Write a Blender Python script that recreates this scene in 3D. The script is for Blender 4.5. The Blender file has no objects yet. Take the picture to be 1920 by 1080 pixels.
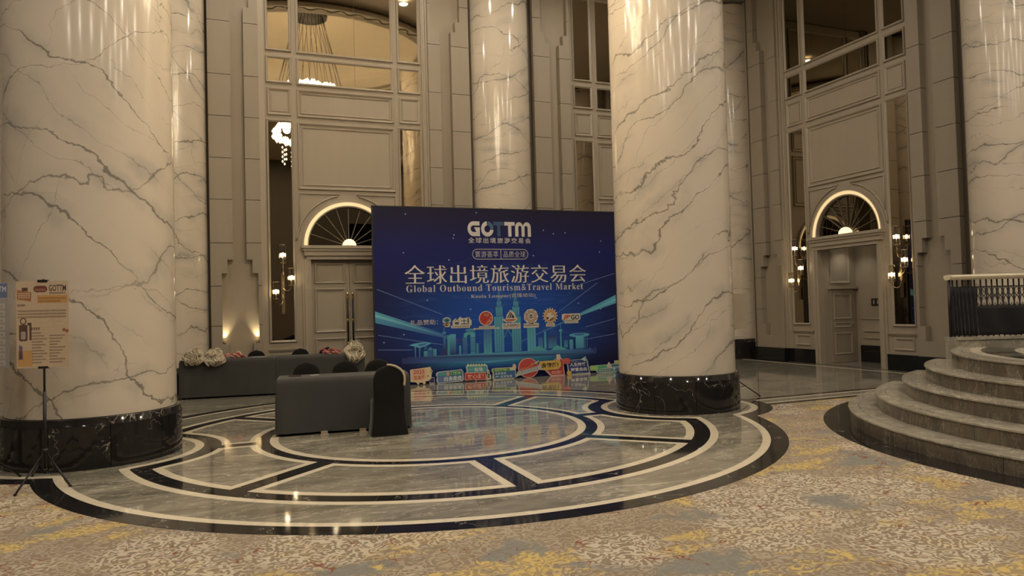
import bpy, bmesh, math, random
from mathutils import Matrix, Vector
R = math.radians
random.seed(7)
SC = bpy.context.scene
COL = SC.collection

# ------------------------------------------------------------------ camera
F_PX, PITCH, ROLL, YAW, EYE = 1338.74, 0.02608, 0.02710, 0.3745, 1.70
fw = Vector((math.sin(YAW)*math.cos(PITCH), math.cos(YAW)*math.cos(PITCH), math.sin(PITCH)))
rt = Vector((math.cos(YAW), -math.sin(YAW), 0)); up = rt.cross(fw)
rt2 = rt*math.cos(ROLL) - up*math.sin(ROLL); up2 = up*math.cos(ROLL) + rt*math.sin(ROLL)
cam = bpy.data.cameras.new('camera'); cam.sensor_width = 36; cam.lens = F_PX*36/1920
cam.clip_start = 0.05; cam.clip_end = 200
co = bpy.data.objects.new('camera', cam); COL.objects.link(co)
co.matrix_world = Matrix(((rt2.x, up2.x, -fw.x, 0), (rt2.y, up2.y, -fw.y, 0), (rt2.z, up2.z, -fw.z, EYE), (0, 0, 0, 1)))
SC.camera = co

# ------------------------------------------------------------------ world, exposure
w = bpy.data.worlds.new('world'); SC.world = w; w.use_nodes = True
w.node_tree.nodes['Background'].inputs[0].default_value = (0.9, 0.75, 0.55, 1)
w.node_tree.nodes['Background'].inputs[1].default_value = 0.02
vs = SC.view_settings
vs.view_transform = 'Standard'; vs.look = 'None'; vs.gamma = 1; vs.use_curve_mapping = False
vs.exposure = 0.18
cy = SC.cycles
cy.max_bounces = 6; cy.diffuse_bounces = 3; cy.glossy_bounces = 3; cy.transmission_bounces = 4; cy.transparent_max_bounces = 8
cy.use_adaptive_sampling = True; cy.adaptive_threshold = .025
cy.caustics_reflective = False; cy.caustics_refractive = False
WARM = (1.0, 0.885, 0.735)
P_CHAND, P_DOWN, P_SCONCE = 18, 50, 4

# ------------------------------------------------------------------ hall dimensions (metres)
YW, XW = 17.58, 14.22            # back wall plane, right wall plane
XA, XB, YC = 2.687, 10.74, 13.414  # bay centres
MX, MY = 2.63, 9.97              # floor medallion
C1, C4 = (-1.61, 10.22), (6.77, 9.96)
CEIL = 10.45

# ------------------------------------------------------------------ materials
class NT:
    def __init__(s, name):
        s.m = bpy.data.materials.new(name); s.m.use_nodes = True
        s.t = s.m.node_tree; s.b = s.t.nodes['Principled BSDF']
    def n(s, typ, **kw):
        nd = s.t.nodes.new('ShaderNode'+typ)
        for k, v in kw.items():
            if k in nd.inputs: nd.inputs[k].default_value = v
            else: setattr(nd, k, v)
        return nd
    def l(s, a, b): s.t.links.new(a, b)
    def math(s, op, a, b=0.0, c=0.0):
        nd = s.n('Math'); nd.operation = op
        for i, v in enumerate((a, b, c)):
            if hasattr(v, 'links'): s.l(v, nd.inputs[i])
            else: nd.inputs[i].default_value = v
        return nd.outputs[0]
    def rng(s, v, a, b, c=0.0, d=1.0, smooth=False):
        nd = s.n('MapRange'); nd.clamp = True
        if smooth: nd.interpolation_type = 'SMOOTHSTEP'
        s.l(v, nd.inputs[0])
        for i, x in enumerate((a, b, c, d)): nd.inputs[i+1].default_value = x
        return nd.outputs[0]
    def mix(s, fac, a, b):
        nd = s.n('Mix'); nd.data_type = 'RGBA'
        for i, v in ((0, fac), (6, a), (7, b)):
            if hasattr(v, 'links'): s.l(v, nd.inputs[i])
            else: nd.inputs[i].default_value = v if i == 0 else (*v, 1)
        return nd.outputs[2]
    def coords(s, scale=(1, 1, 1), rot=(0, 0, 0), loc=(0, 0, 0), rand=0.0):
        tc = s.n('TexCoord'); mp = s.n('Mapping')
        mp.inputs['Scale'].default_value = scale; mp.inputs['Rotation'].default_value = rot; mp.inputs['Location'].default_value = loc
        out = tc.outputs['Object']
        if rand:
            oi = s.n('ObjectInfo'); va = s.n('VectorMath'); va.operation = 'SCALE'; cx = s.n('CombineXYZ')
            s.l(oi.outputs['Random'], cx.inputs[0]); s.l(s.math('FRACT', s.math('MULTIPLY', oi.outputs['Random'], 37.3)), cx.inputs[1])
            s.l(cx.outputs[0], va.inputs[0]); va.inputs['Scale'].default_value = rand
            ad = s.n('VectorMath'); ad.operation = 'ADD'; s.l(out, ad.inputs[0]); s.l(va.outputs[0], ad.inputs[1]); out = ad.outputs[0]
        s.l(out, mp.inputs[0]); return mp.outputs[0]
    def noise(s, v, scale, detail=3, rough=.5, dist=0.0):
        nd = s.n('TexNoise'); s.l(v, nd.inputs['Vector'])
        nd.inputs['Scale'].default_value = scale; nd.inputs['Detail'].default_value = detail
        nd.inputs['Roughness'].default_value = rough; nd.inputs['Distortion'].default_value = dist
        return nd.outputs['Fac']
    def warp(s, v, scale, amt, detail=2):
        nd = s.n('TexNoise'); s.l(v, nd.inputs['Vector']); nd.inputs['Scale'].default_value = scale; nd.inputs['Detail'].default_value = detail
        su = s.n('VectorMath'); su.operation = 'SUBTRACT'; s.l(nd.outputs['Color'], su.inputs[0]); su.inputs[1].default_value = (.5, .5, .5)
        sc = s.n('VectorMath'); sc.operation = 'SCALE'; s.l(su.outputs[0], sc.inputs[0]); sc.inputs['Scale'].default_value = amt
        ad = s.n('VectorMath'); ad.operation = 'ADD'; s.l(v, ad.inputs[0]); s.l(sc.outputs[0], ad.inputs[1]); return ad.outputs[0]
    def ridge(s, v, scale, width, detail=3, rough=.5):
        f = s.noise(v, scale, detail, rough)
        return s.rng(s.math('ABSOLUTE', s.math('SUBTRACT', f, .5)), 0, width, 1, 0, True)
    def done(s, color, rough=.5, spec=.5, metal=0.0, bump=None, bstr=.1, coat=0.0):
        if hasattr(color, 'links'): s.l(color, s.b.inputs['Base Color'])
        else: s.b.inputs['Base Color'].default_value = (*color, 1)
        if hasattr(rough, 'links'): s.l(rough, s.b.inputs['Roughness'])
        else: s.b.inputs['Roughness'].default_value = rough
        s.b.inputs['Specular IOR Level'].default_value = spec; s.b.inputs['Metallic'].default_value = metal
        s.b.inputs['Coat Weight'].default_value = coat; s.b.inputs['Coat Roughness'].default_value = .04
        if bump is not None:
            bp = s.n('Bump'); bp.inputs['Strength'].default_value = bstr; bp.inputs['Distance'].default_value = .01
            s.l(bump, bp.inputs['Height']); s.l(bp.outputs[0], s.b.inputs['Normal'])
        return s.m

_pl = {}
def plain(name, color, rough=.5, spec=.4, metal=0.0, var=.06, scale=6.0, bstr=0.0):
    """a plain finish with slight procedural mottling"""
    if name in _pl: return _pl[name]
    t = NT(name); v = t.coords(); f = t.noise(v, scale, 3)
    c = t.mix(f, tuple(x*(1-var) for x in color), tuple(min(1, x*(1+var)) for x in color))
    _pl[name] = t.done(c, rough, spec, metal, f if bstr else None, bstr); return _pl[name]
def glow(name, color, strength):
    if name in _pl: return _pl[name]
    t = NT(name); t.done(tuple(min(1, c*.9) for c in color), .4)
    t.b.inputs['Emission Color'].default_value = (*color, 1); t.b.inputs['Emission Strength'].default_value = strength
    t.m.cycles.emission_sampling = 'NONE' if strength > 10 else 'AUTO'
    _pl[name] = t.m; return t.m

def marble_white(name, loc, n1, n2, f1=.8, f2=.5):
    """cream marble with two families of long wandering veins, n1 and n2 their normals"""
    t = NT(name); v = t.coords((1, 1, 1), (0, 0, 0), loc)
    def fam(nrm, freq, amp, ph, w0, w1, cut):
        nl = math.sqrt(sum(c*c for c in nrm)); dp = t.n('VectorMath'); dp.operation = 'DOT_PRODUCT'; t.l(v, dp.inputs[0]); dp.inputs[1].default_value = tuple(c/nl*freq for c in nrm)
        off = t.n('Mapping'); off.inputs['Location'].default_value = (ph, ph*.7, ph*1.3); t.l(v, off.inputs[0]); o = off.outputs[0]
        u = t.math('ADD', dp.outputs['Value'], ph)
        u = t.math('ADD', u, t.math('MULTIPLY', t.math('SUBTRACT', t.noise(o, .42, 2), .5), amp))
        u = t.math('ADD', u, t.math('MULTIPLY', t.math('SUBTRACT', t.noise(o, 2.2, 4, .6), .5), .34*freq))
        u = t.math('ADD', u, t.math('MULTIPLY', t.math('SUBTRACT', t.noise(o, 8, 3, .6), .5), .04*freq))
        d = t.math('DIVIDE', t.math('ABSOLUTE', t.math('SUBTRACT', t.math('FRACT', u), .5)), freq)
        wn = t.noise(o, 1.3, 3); wd = t.rng(wn, .35, .7, w0, w1)
        line = t.math('SUBTRACT', 1, t.math('MINIMUM', t.math('DIVIDE', d, wd), 1))
        line = t.rng(line, 0, .75, 0, 1, True)
        fade = t.rng(t.noise(o, .75, 2), cut, cut+.14, .06, 1, True)
        halo = t.math('MULTIPLY', t.rng(d, 0, .20, 1, 0, True), t.math('MULTIPLY', fade, t.rng(wn, .45, .7, 0, 1, True)))
        return t.math('MULTIPLY', line, fade), halo
    a, ha = fam(n1, f1, 1.9, 0.0, .004, .030, .31); b, hb = fam(n2, f2, 1.7, 4.7, .004, .026, .33); c_, hc = fam(n1, f1*1.9, 2.6, 9.1, .003, .012, .40); e_, he = fam((n2[0], n2[1]+.5, n2[2]*.6), f2*1.6, 2.4, 15.3, .003, .010, .42)
    c_ = t.math('MAXIMUM', c_, e_)
    c = t.mix(t.noise(v, .7, 4), (.61, .535, .435), (.67, .60, .50))
    c = t.mix(t.math('MULTIPLY', t.math('MAXIMUM', t.math('MAXIMUM', ha, hb), hc), .5), c, (.34, .34, .32))
    c = t.mix(t.math('MULTIPLY', c_, .55), c, (.27, .235, .19)); c = t.mix(t.math('MULTIPLY', b, .75), c, (.20, .175, .14)); c = t.mix(t.math('MULTIPLY', a, .78), c, (.17, .15, .12))
    return t.done(c, .12, .5)
def marble_grey(name, stretch=(.35, 1, 1), rough=.05, dark=(.140, .128, .100), light=(.305, .284, .226), vein=(.56, .52, .43), rand=30, rz=0):
    t = NT(name); v = t.coords(stretch, (0, 0, rz), (0, 0, 0), rand)
    w1 = t.warp(v, 1.6, .5, 3)
    tone = t.noise(w1, 2.6, 6, .65)
    c = t.mix(t.rng(tone, .32, .68), dark, light)
    vn = t.ridge(t.warp(v, 2.5, .6, 3), 1.5, .018, 5, .6); mk = t.rng(t.noise(v, 1.3, 2), .46, .62, 0, 1, True)
    c = t.mix(t.math('MULTIPLY', t.math('MULTIPLY', vn, mk), .75), c, vein)
    fn = t.ridge(t.warp(v, 3.5, .3, 3), 3.2, .016, 6, .65)
    c = t.mix(t.math('MULTIPLY', fn, .55), c, vein)
    return t.done(c, rough, .5)
def marble_black(name, rough=.07):
    t = NT(name); v = t.coords((1, 1, 1), (.4, .3, .5), (0, 0, 0), 25)
    vn = t.ridge(t.warp(v, 1.5, .5, 3), 2.0, .006, 4, .55); mk = t.rng(t.noise(v, 1.7, 2), .46, .56, 0, 1, True)
    c = t.mix(t.noise(v, 3, 4), (.010, .010, .011), (.022, .020, .019))
    c = t.mix(t.math('MULTIPLY', t.math('MULTIPLY', vn, mk), .8), c, (.34, .31, .26))
    return t.done(c, rough, .38)
def marble_cream():
    t = NT('cream_marble'); v = t.coords((1, 1, 1), (0, 0, .6), (0, 0, 0), 20)
    c = t.mix(t.noise(v, 3, 5), (.66, .59, .45), (.78, .71, .56))
    c = t.mix(t.math('MULTIPLY', t.ridge(v, 3.5, .02, 4), .25), c, (.45, .36, .25))
    return t.done(c, .07, .5)
def carpet_mat():
    t = NT('carpet_pile'); v = t.coords()
    wv = t.warp(v, 1.2, .35, 3)
    tone = t.noise(v, 1.4, 3)
    c = t.mix(t.rng(tone, .35, .65), (.37, .315, .24), (.43, .37, .29))
    # coral-like squiggles: contour bands of a wandering noise
    f = t.noise(t.warp(v, 7, .07, 2), 11.5, 1, .45)
    band = t.math('SINE', t.math('MULTIPLY', f, 30))
    sq = t.rng(band, -.15, .25, 0, 1, True)
    # round coral heads
    vo = t.n('TexVoronoi'); vo.feature = 'F1'; t.l(t.warp(v, 2.0, .22, 2), vo.inputs['Vector']); vo.inputs['Scale'].default_value = 1.05; vo.inputs['Randomness'].default_value = .8
    blob = t.rng(vo.outputs['Distance'], .44, .58, 1, 0, True)
    # blue grey pools
    bl = t.rng(t.noise(t.warp(v, .9, .6, 3), 1.15, 4, .55), .56, .60, 0, 1, True)
    bl = t.math('MULTIPLY', bl, t.math('SUBTRACT', 1, t.math('MULTIPLY', blob, .8)))
    c = t.mix(t.math('MULTIPLY', bl, .9), c, (.225, .245, .235))
    dk = t.math('MULTIPLY', t.math('SUBTRACT', 1, sq), t.math('SUBTRACT', .66, t.math('MULTIPLY', bl, .35)))
    c = t.mix(dk, c, (.20, .152, .105))
    c = t.mix(t.math('MULTIPLY', t.math('MULTIPLY', sq, blob), .72), c, (.66, .59, .475))
    # mustard drifts between the heads
    off = t.n('Mapping'); off.inputs['Location'].default_value = (11.3, 4.1, 2.0); off.inputs['Scale'].default_value = (.65, 1.2, 1); t.l(v, off.inputs[0])
    ye = t.rng(t.noise(t.warp(off.outputs[0], 2.6, .6, 4), 1.7, 6, .72), .535, .575, 0, 1, True)
    ye = t.math('MULTIPLY', ye, t.math('SUBTRACT', 1, t.math('MULTIPLY', blob, .75)))
    c = t.mix(t.math('MULTIPLY', ye, t.math('ADD', .28, t.math('MULTIPLY', sq, .62))), c, (.66, .49, .16))
    # rust streaks
    ru = t.math('MULTIPLY', t.ridge(t.warp(v, 4, .3, 2), 3.4, .016, 2), t.rng(t.noise(v, 2.3, 2), .53, .58, 0, 1, True))
    c = t.mix(ru, c, (.22, .065, .04))
    pile = t.noise(v, 160, 2)
    c = t.mix(t.math('MULTIPLY', pile, .35), c, (.20, .15, .10))
    return t.done(c, .95, .1, 0, t.math('ADD', pile, t.math('MULTIPLY', sq, .6)), .5)
def wall_mat(name, a, b, rough=.55, spec=.3):
    t = NT(name); v = t.coords((1, 1, .15)); f = t.noise(v, 5, 3); g = t.noise(t.coords(), 260, 2)
    return t.done(t.mix(f, a, b), rough, spec, 0, g, .06)
def cloth_mat(name, a, b, rough=.9):
    t = NT(name); v = t.coords(); f = t.noise(v, 3, 4); g = t.noise(v, 220, 2)
    t.b.inputs['Sheen Weight'].default_value = .25; t.b.inputs['Sheen Roughness'].default_value = .4
    return t.done(t.mix(f, a, b), rough, .15, 0, g, .2)
def mirror_mat(name, tint, rough=.015):
    t = NT(name); f = t.noise(t.coords(), 1.5, 2)
    return t.done(t.mix(f, tuple(c*.94 for c in tint), tint), rough, .5, 1.0)
def clear_glass(name, tint, refl=.12):
    t = NT(name); out = t.t.nodes['Material Output']; t.t.nodes.remove(t.b)
    tr = t.n('BsdfTransparent'); tr.inputs[0].default_value = (*tint, 1); gl = t.n('BsdfGlossy'); gl.inputs['Roughness'].default_value = .03
    lw = t.n('LayerWeight'); lw.inputs[0].default_value = .35; mx = t.n('MixShader')
    t.l(t.math('ADD', t.math('MULTIPLY', lw.outputs['Facing'], .5), refl), mx.inputs[0]); t.l(tr.outputs[0], mx.inputs[1]); t.l(gl.outputs[0], mx.inputs[2])
    t.l(mx.outputs[0], out.inputs[0]); return t.m
def print_mat(name):
    """flat print coloured per vertex"""
    t = NT(name); a = t.n('VertexColor'); a.layer_name = 'ink'
    f = t.noise(t.coords(), 40, 2)
    return t.done(t.mix(t.math('MULTIPLY', f, .06), a.outputs[0], (.3, .3, .3)), .45, .3)

M_WALL = wall_mat('wall_paint', (.36, .31, .242), (.39, .337, .263))
M_TILE = wall_mat('wall_stone_tile', (.31, .268, .21), (.34, .294, .232), .6)
M_NICHE = wall_mat('niche_paint', (.33, .282, .216), (.355, .304, .234), .5)
M_TRIM = wall_mat('trim_paint', (.38, .328, .254), (.41, .353, .275), .4, .45)
M_GAP = plain('painted_gap_shadow', (.10, .082, .06), .7)  # dark colour stands in for the shade beside the wall columns
M_SKIRT = plain('black_skirting_stone', (.012, .012, .013), .08, .5)
M_MIR = mirror_mat('bronze_mirror', (.42, .36, .27))
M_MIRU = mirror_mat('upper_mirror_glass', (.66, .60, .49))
M_MIRD = mirror_mat('dimmed_mirror_glass', (.24, .21, .155))  # tint lowered to put the dim reflection into the glass colour
M_BRASS = plain('brushed_brass', (.45, .34, .21), .28, .5, 1.0)
M_GOLD = plain('polished_gold', (.80, .58, .26), .18, .5, 1.0)
M_BLK = plain('black_metal', (.012, .011, .011), .4, .4)
M_BAR = plain('bronze_glazing_bar', (.17, .14, .10), .35, .5, .4); M_CREAM = marble_cream(); M_BLACK = marble_black('black_marble')
M_GREY = marble_grey('grey_marble'); M_GREY2 = marble_grey('grey_marble_field', (.3, 1.2, 1), .06, (.17, .16, .13), (.29, .27, .215))
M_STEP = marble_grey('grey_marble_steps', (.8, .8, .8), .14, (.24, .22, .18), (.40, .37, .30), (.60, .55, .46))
M_RISER = marble_grey('shaded_marble_risers', (1.6, 1.6, .7), .2, (.075, .064, .05), (.15, .128, .10), (.28, .25, .20))  # step marble darkened: shade under overhead light put into the riser colour
M_LINEN = cloth_mat('charcoal_tablecloth', (.052, .052, .050), (.066, .065, .062))
M_SPAN = cloth_mat('black_stretch_cover', (.009, .0085, .008), (.013, .012, .011), .75)
M_GLASS = clear_glass('clear_lamp_glass', (.86, .83, .76), .16)
M_FAN = clear_glass('fanlight_glass', (.75, .68, .55), .30)
M_BULB = glow('warm_bulb', (1.0, .80, .50), 26)
M_LED = glow('led_cove_strip', (1.0, .74, .40), .62)
M_GLOBE = glow('frosted_half_globe', (1.0, .80, .50), 1.0)
M_CRYS = glow('lit_crystal', (1.0, .86, .62), 7)
M_DOWN = glow('downlight_lens', (1.0, .84, .62), 30)
M_INK = print_mat('printed_ink')
M_CEIL = wall_mat('ceiling_paint', (.50, .44, .35), (.54, .47, .38), .7)
M_DOME = wall_mat('dome_paint', (.55, .485, .385), (.60, .53, .42), .6)

# ------------------------------------------------------------------ mesh helpers
class MB:
    def __init__(s): s.v = []; s.f = []; s.c = []; s.sm = []
    def add(s, vs, fs, col=None, smooth=False):
        o = len(s.v); s.v += [tuple(p) for p in vs]; s.f += [tuple(i+o for i in f) for f in fs]
        s.sm += [smooth]*len(fs)
        s.c += (col if isinstance(col, list) else [col or (1, 1, 1)]*len(vs))
        return s
    def box(s, x0, y0, z0, x1, y1, z1, col=None):
        vs = [(x, y, z) for z in (z0, z1) for y in (y0, y1) for x in (x0, x1)]
        return s.add(vs, [(0, 2, 3, 1), (4, 5, 7, 6), (0, 1, 5, 4), (2, 6, 7, 3), (0, 4, 6, 2), (1, 3, 7, 5)], col)
    def prism(s, pts, a, b, axis='z', col=None):
        """polygon (2-D) extruded from a to b along axis; axis 'y': points are (x,z)"""
        n = len(pts)
        mk = (lambda p, t: (p[0], p[1], t)) if axis == 'z' else (lambda p, t: (p[0], t, p[1]))
        vs = [mk(p, a) for p in pts] + [mk(p, b) for p in pts]
        fs = [tuple(range(n))[::-1], tuple(range(n, 2*n))] + [(i, (i+1) % n, n+(i+1) % n, n+i) for i in range(n)]
        return s.add(vs, fs, col)
    def flat(s, pts, y, col=(1, 1, 1)):
        return s.add([(p[0], y, p[1]) for p in pts], [tuple(range(len(pts)))], col)
    def lathe(s, prof, n=48, cx=0, cy=0, cap=True, a0=0.0, a1=2*math.pi, smooth=True):
        full = abs(a1-a0-2*math.pi) < 1e-6; k = n if full else n+1
        vs = [(cx+r*math.cos(a0+(a1-a0)*i/n), cy+r*math.sin(a0+(a1-a0)*i/n), z) for r, z in prof for i in range(k)]
        fs = [(j*k+i, j*k+(i+1) % k, (j+1)*k+(i+1) % k, (j+1)*k+i) for j in range(len(prof)-1) for i in range(n)]
        o = len(s.v); s.add(vs, fs, None, smooth)
        if cap and full: s.f += [tuple(o+i for i in range(k))[::-1], tuple(o+(len(prof)-1)*k+i for i in range(k))]; s.sm += [False]*2
        return s
    def tube(s, pts, r, n=8, closed=False, flat=1.0, col=None):
        pts = [Vector(p) for p in pts]; m = len(pts); vs = []; up = Vector((0, 0, 1)); prevu = None
        for i, p in enumerate(pts):
            d = (pts[(i+1) % m]-pts[i-1]) if closed else (pts[min(i+1, m-1)]-pts[max(i-1, 0)])
            if d.length < 1e-9: d = Vector((0, 0, 1))
            d.normalize(); u = prevu if prevu is not None else (Vector((0, 1, 0)) if abs(d.z) > .9 else up)
            u = (u-d*u.dot(d))
            if u.length < 1e-6: u = d.orthogonal()
            u.normalize(); prevu = u; w_ = d.cross(u); rr = r[i] if isinstance(r, (list, tuple)) else r
            for k in range(n):
                a = 2*math.pi*k/n; vs.append(p+u*math.cos(a)*rr+w_*math.sin(a)*rr*flat)
        q = m if closed else m-1
        fs = [(i*n+k, i*n+(k+1) % n, ((i+1) % m)*n+(k+1) % n, ((i+1) % m)*n+k) for i in range(q) for k in range(n)]
        if not closed: fs += [tuple(range(n))[::-1], tuple(range((m-1)*n, m*n))]
        return s.add(vs, fs, col, True)
    def frame(s, x0, z0, x1, z1, w_, d, y=0.0):
        """mitred picture-frame moulding standing d proud (towards -y) of plane y"""
        prof = [(0, 0), (0, -d*.6), (w_*.25, -d), (w_*.6, -d*.8), (w_, -d*.25), (w_, 0)]
        vs = []
        for o, dy in prof:
            vs += [(x0+o, y+dy, z0+o), (x1-o, y+dy, z0+o), (x1-o, y+dy, z1-o), (x0+o, y+dy, z1-o)]
        fs = [(j*4+i, (j+1)*4+i, (j+1)*4+(i+1) % 4, j*4+(i+1) % 4) for j in range(len(prof)-1) for i in range(4)]
        return s.add(vs, fs)
    def ring(s, outer, inner, z0, z1):
        """plate between two matched closed outlines"""
        n = len(outer)
        vs = [(*p, z1) for p in outer]+[(*p, z1) for p in inner]+[(*p, z0) for p in outer]+[(*p, z0) for p in inner]
        fs = []
        for i in range(n):
            j = (i+1) % n; fs += [(i, j, n+j, n+i), (2*n+i, 2*n+j, j, i), (n+i, n+j, 3*n+j, 3*n+i)]
        return s.add(vs, fs)
    def mesh(s, name):
        me = bpy.data.meshes.new(name); me.from_pydata(s.v, [], s.f)
        if any(s.sm): me.polygons.foreach_set('use_smooth', s.sm)
        if any(c != (1, 1, 1) for c in s.c):
            at = me.color_attributes.new('ink', 'FLOAT_COLOR', 'POINT')
            at.data.foreach_set('color', [x for c in s.c for x in (*c, 1.0)])
        bm = bmesh.new(); bm.from_mesh(me); bmesh.ops.recalc_face_normals(bm, faces=bm.faces); bm.to_mesh(me); bm.free()
        me.update(); return me
    def build(s, name, mat, parent=None, M=None, **kw): return put(name, s.mesh(name), mat, parent, M, **kw)

def tag(o, label=None, cat=None, group=None, kind=None):
    for k, v in (('label', label), ('category', cat), ('group', group), ('kind', kind)):
        if v: o[k] = v
    return o
_mm = {}
def put(name, me, mat, parent=None, M=None, label=None, cat=None, group=None, kind=None):
    if mat is not None:
        if not me.materials: me.materials.append(mat)
        elif me.materials[0] is not mat:
            k = me.name+'|'+mat.name
            if k not in _mm: _mm[k] = me.copy(); _mm[k].materials[0] = mat
            me = _mm[k]
    o = bpy.data.objects.new(name, me); COL.objects.link(o)
    if parent is not None: o.parent = parent
    if M is not None: o.matrix_local = M
    return tag(o, label, cat, group, kind)
def thing(name, label, cat, loc=(0, 0, 0), rz=0.0, group=None, kind=None):
    o = bpy.data.objects.new(name, None); COL.objects.link(o); o.empty_display_size = .1
    o.location = loc; o.rotation_euler = (0, 0, rz)
    return tag(o, label, cat, group, kind)
def copy_tree(o, parent=None):
    c = o.copy(); COL.objects.link(c); c.parent = parent
    for ch in list(o.children): copy_tree(ch, c)
    return c
def lamp(name, typ, loc, power, color=WARM, size=.1, parent=None, rot=None, spot=None, blend=.6):
    l = bpy.data.lights.new(name, typ); l.energy = power; l.color = color
    if typ == 'AREA': l.size = size
    else: l.shadow_soft_size = size
    if spot: l.spot_size = spot; l.spot_blend = blend
    o = bpy.data.objects.new(name, l); COL.objects.link(o)
    if parent is not None: o.parent = parent
    o.location = loc
    if rot: o.rotation_euler = rot
    return o
def bevel(o, w_=.006, seg=2):
    m = o.modifiers.new('bevel', 'BEVEL'); m.width = w_; m.segments = seg; m.limit_method = 'ANGLE'; return o
def arc(cx, cy, r, a0, a1, n): return [(cx+r*math.cos(a0+(a1-a0)*i/n), cy+r*math.sin(a0+(a1-a0)*i/n)) for i in range(n+1)]
def text_mesh(body, x0, z0, x1, z1, y, bold=0.0, spacing=1.0, shear=0.0):
    """lettering filled to the box x0..x1, z0..z1 in the plane y"""
    cu = bpy.data.curves.new('lettering', 'FONT'); cu.body = body; cu.offset = bold; cu.space_character = spacing; cu.shear = shear; cu.resolution_u = 3
    o = bpy.data.objects.new('lettering', cu); COL.objects.link(o)
    me = bpy.data.meshes.new_from_object(o.evaluated_get(bpy.context.evaluated_depsgraph_get()))
    bpy.data.objects.remove(o); bpy.data.curves.remove(cu); me.materials.clear()
    xs = [v.co.x for v in me.vertices]; ys = [v.co.y for v in me.vertices]
    a, b, c, d = min(xs), max(xs), min(ys), max(ys)
    for v in me.vertices:
        v.co = ((v.co.x-a)/(b-a)*(x1-x0)+x0, y, (v.co.y-c)/max(d-c, 1e-6)*(z1-z0)+z0)
    return me
SERIF = {}
for i, ch in enumerate('ABCDEFGHIJKLMNOPQRSTUVWXYZ'): SERIF[ch] = chr(0x1D400+i)
for i, ch in enumerate('abcdefghijklmnopqrstuvwxyz'): SERIF[ch] = chr(0x1D41A+i)
def serif(t): return ''.join(SERIF.get(c, c) for c in t)
def glyph_bars(mb, x0, z0, x1, z1, y, n, col, seed=1, fill=.78):
    """a row of n small unreadable characters drawn as strokes"""
    rg = random.Random(seed); w_ = (x1-x0)/n; h = z1-z0
    for i in range(n):
        a = x0+i*w_; b = a+w_*fill
        for k in range(3):
            zz = z0+h*(.08+.36*k); q = a+(b-a)*rg.choice((0, 0, .2)); mb.flat([(q, zz), (b, zz), (b, zz+h*.15), (q, zz+h*.15)], y, col)
        for k in range(2):
            xx = a+(b-a)*(.12+.55*k+rg.random()*.12); mb.flat([(xx, z0), (xx+w_*.13, z0), (xx+w_*.13, z1), (xx, z1)], y, col)
    return mb
def rrect(x0, z0, x1, z1, r, n=5):
    p = []
    for cx, cz, a in ((x1-r, z1-r, 0), (x0+r, z1-r, 90), (x0+r, z0+r, 180), (x1-r, z0+r, 270)):
        p += [(cx+r*math.cos(R(a+90*i/n)), cz+r*math.sin(R(a+90*i/n))) for i in range(n+1)]
    return p
def ell(cx, cz, rx, rz, n=28, a0=0, a1=360): return [(cx+rx*math.cos(R(a0+(a1-a0)*i/n)), cz+rz*math.sin(R(a0+(a1-a0)*i/n))) for i in range(n if a1-a0 >= 360 else n+1)]

# ================================================================== FLOOR
floor = MB().box(-9, -8, -.05, 14.5, YW+.3, -.006).build('floor', marble_grey('floor_screed', (.5, .5, 1), .1), kind='structure')
# field tiles beyond the medallion
tile = MB().box(0, 0, -.006, 1.197, .597, -.002).mesh('floor_tile')
for j in range(13):
    for i in range(18):
        x, y = -7.4+i*1.2, 10.04+j*.6
        if all(math.hypot(x+a-MX, y+b-MY) < 4.3 for a in (0, 1.2) for b in (0, .6)) or y+.6 > YW: continue
        if x+1.2 > 13.78: continue
        put('floor_tile', tile, M_GREY2, floor, Matrix.Translation((x, y, 0)))
# border lines along the threshold between carpet and marble
strips = ((9.30, 9.44, M_BLACK, 'black_border_strip'), (9.44, 9.54, M_CREAM, 'cream_border_strip'), (9.54, 9.78, M_GREY, 'grey_border_strip'),
          (9.78, 9.88, M_CREAM, 'cream_border_strip'), (9.88, 10.04, M_BLACK, 'black_border_strip'))
for y0, y1, m, nm in strips:
    me = MB().box(0, y0, -.006, 1.497, y1-.001, -.001).mesh(nm)
    for k in range(5): put(nm, me, m, floor, Matrix.Translation((6.72+k*1.5, 0, 0)))
    for k in range(3): put(nm, me, m, floor, Matrix.Translation((-6.2+k*1.5, 0, 0)))
for x0, x1, m, nm in ((13.78, 13.84, M_CREAM, 'cream_border_strip'), (13.84, 13.93, M_BLACK, 'black_border_strip')):
    me = MB().box(x0, 0, -.006, x1-.001, 1.497, -.001).mesh(nm)
    for k in range(5): put(nm, me, m, floor, Matrix.Translation((0, 10.06+k*1.5, 0)))
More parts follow.
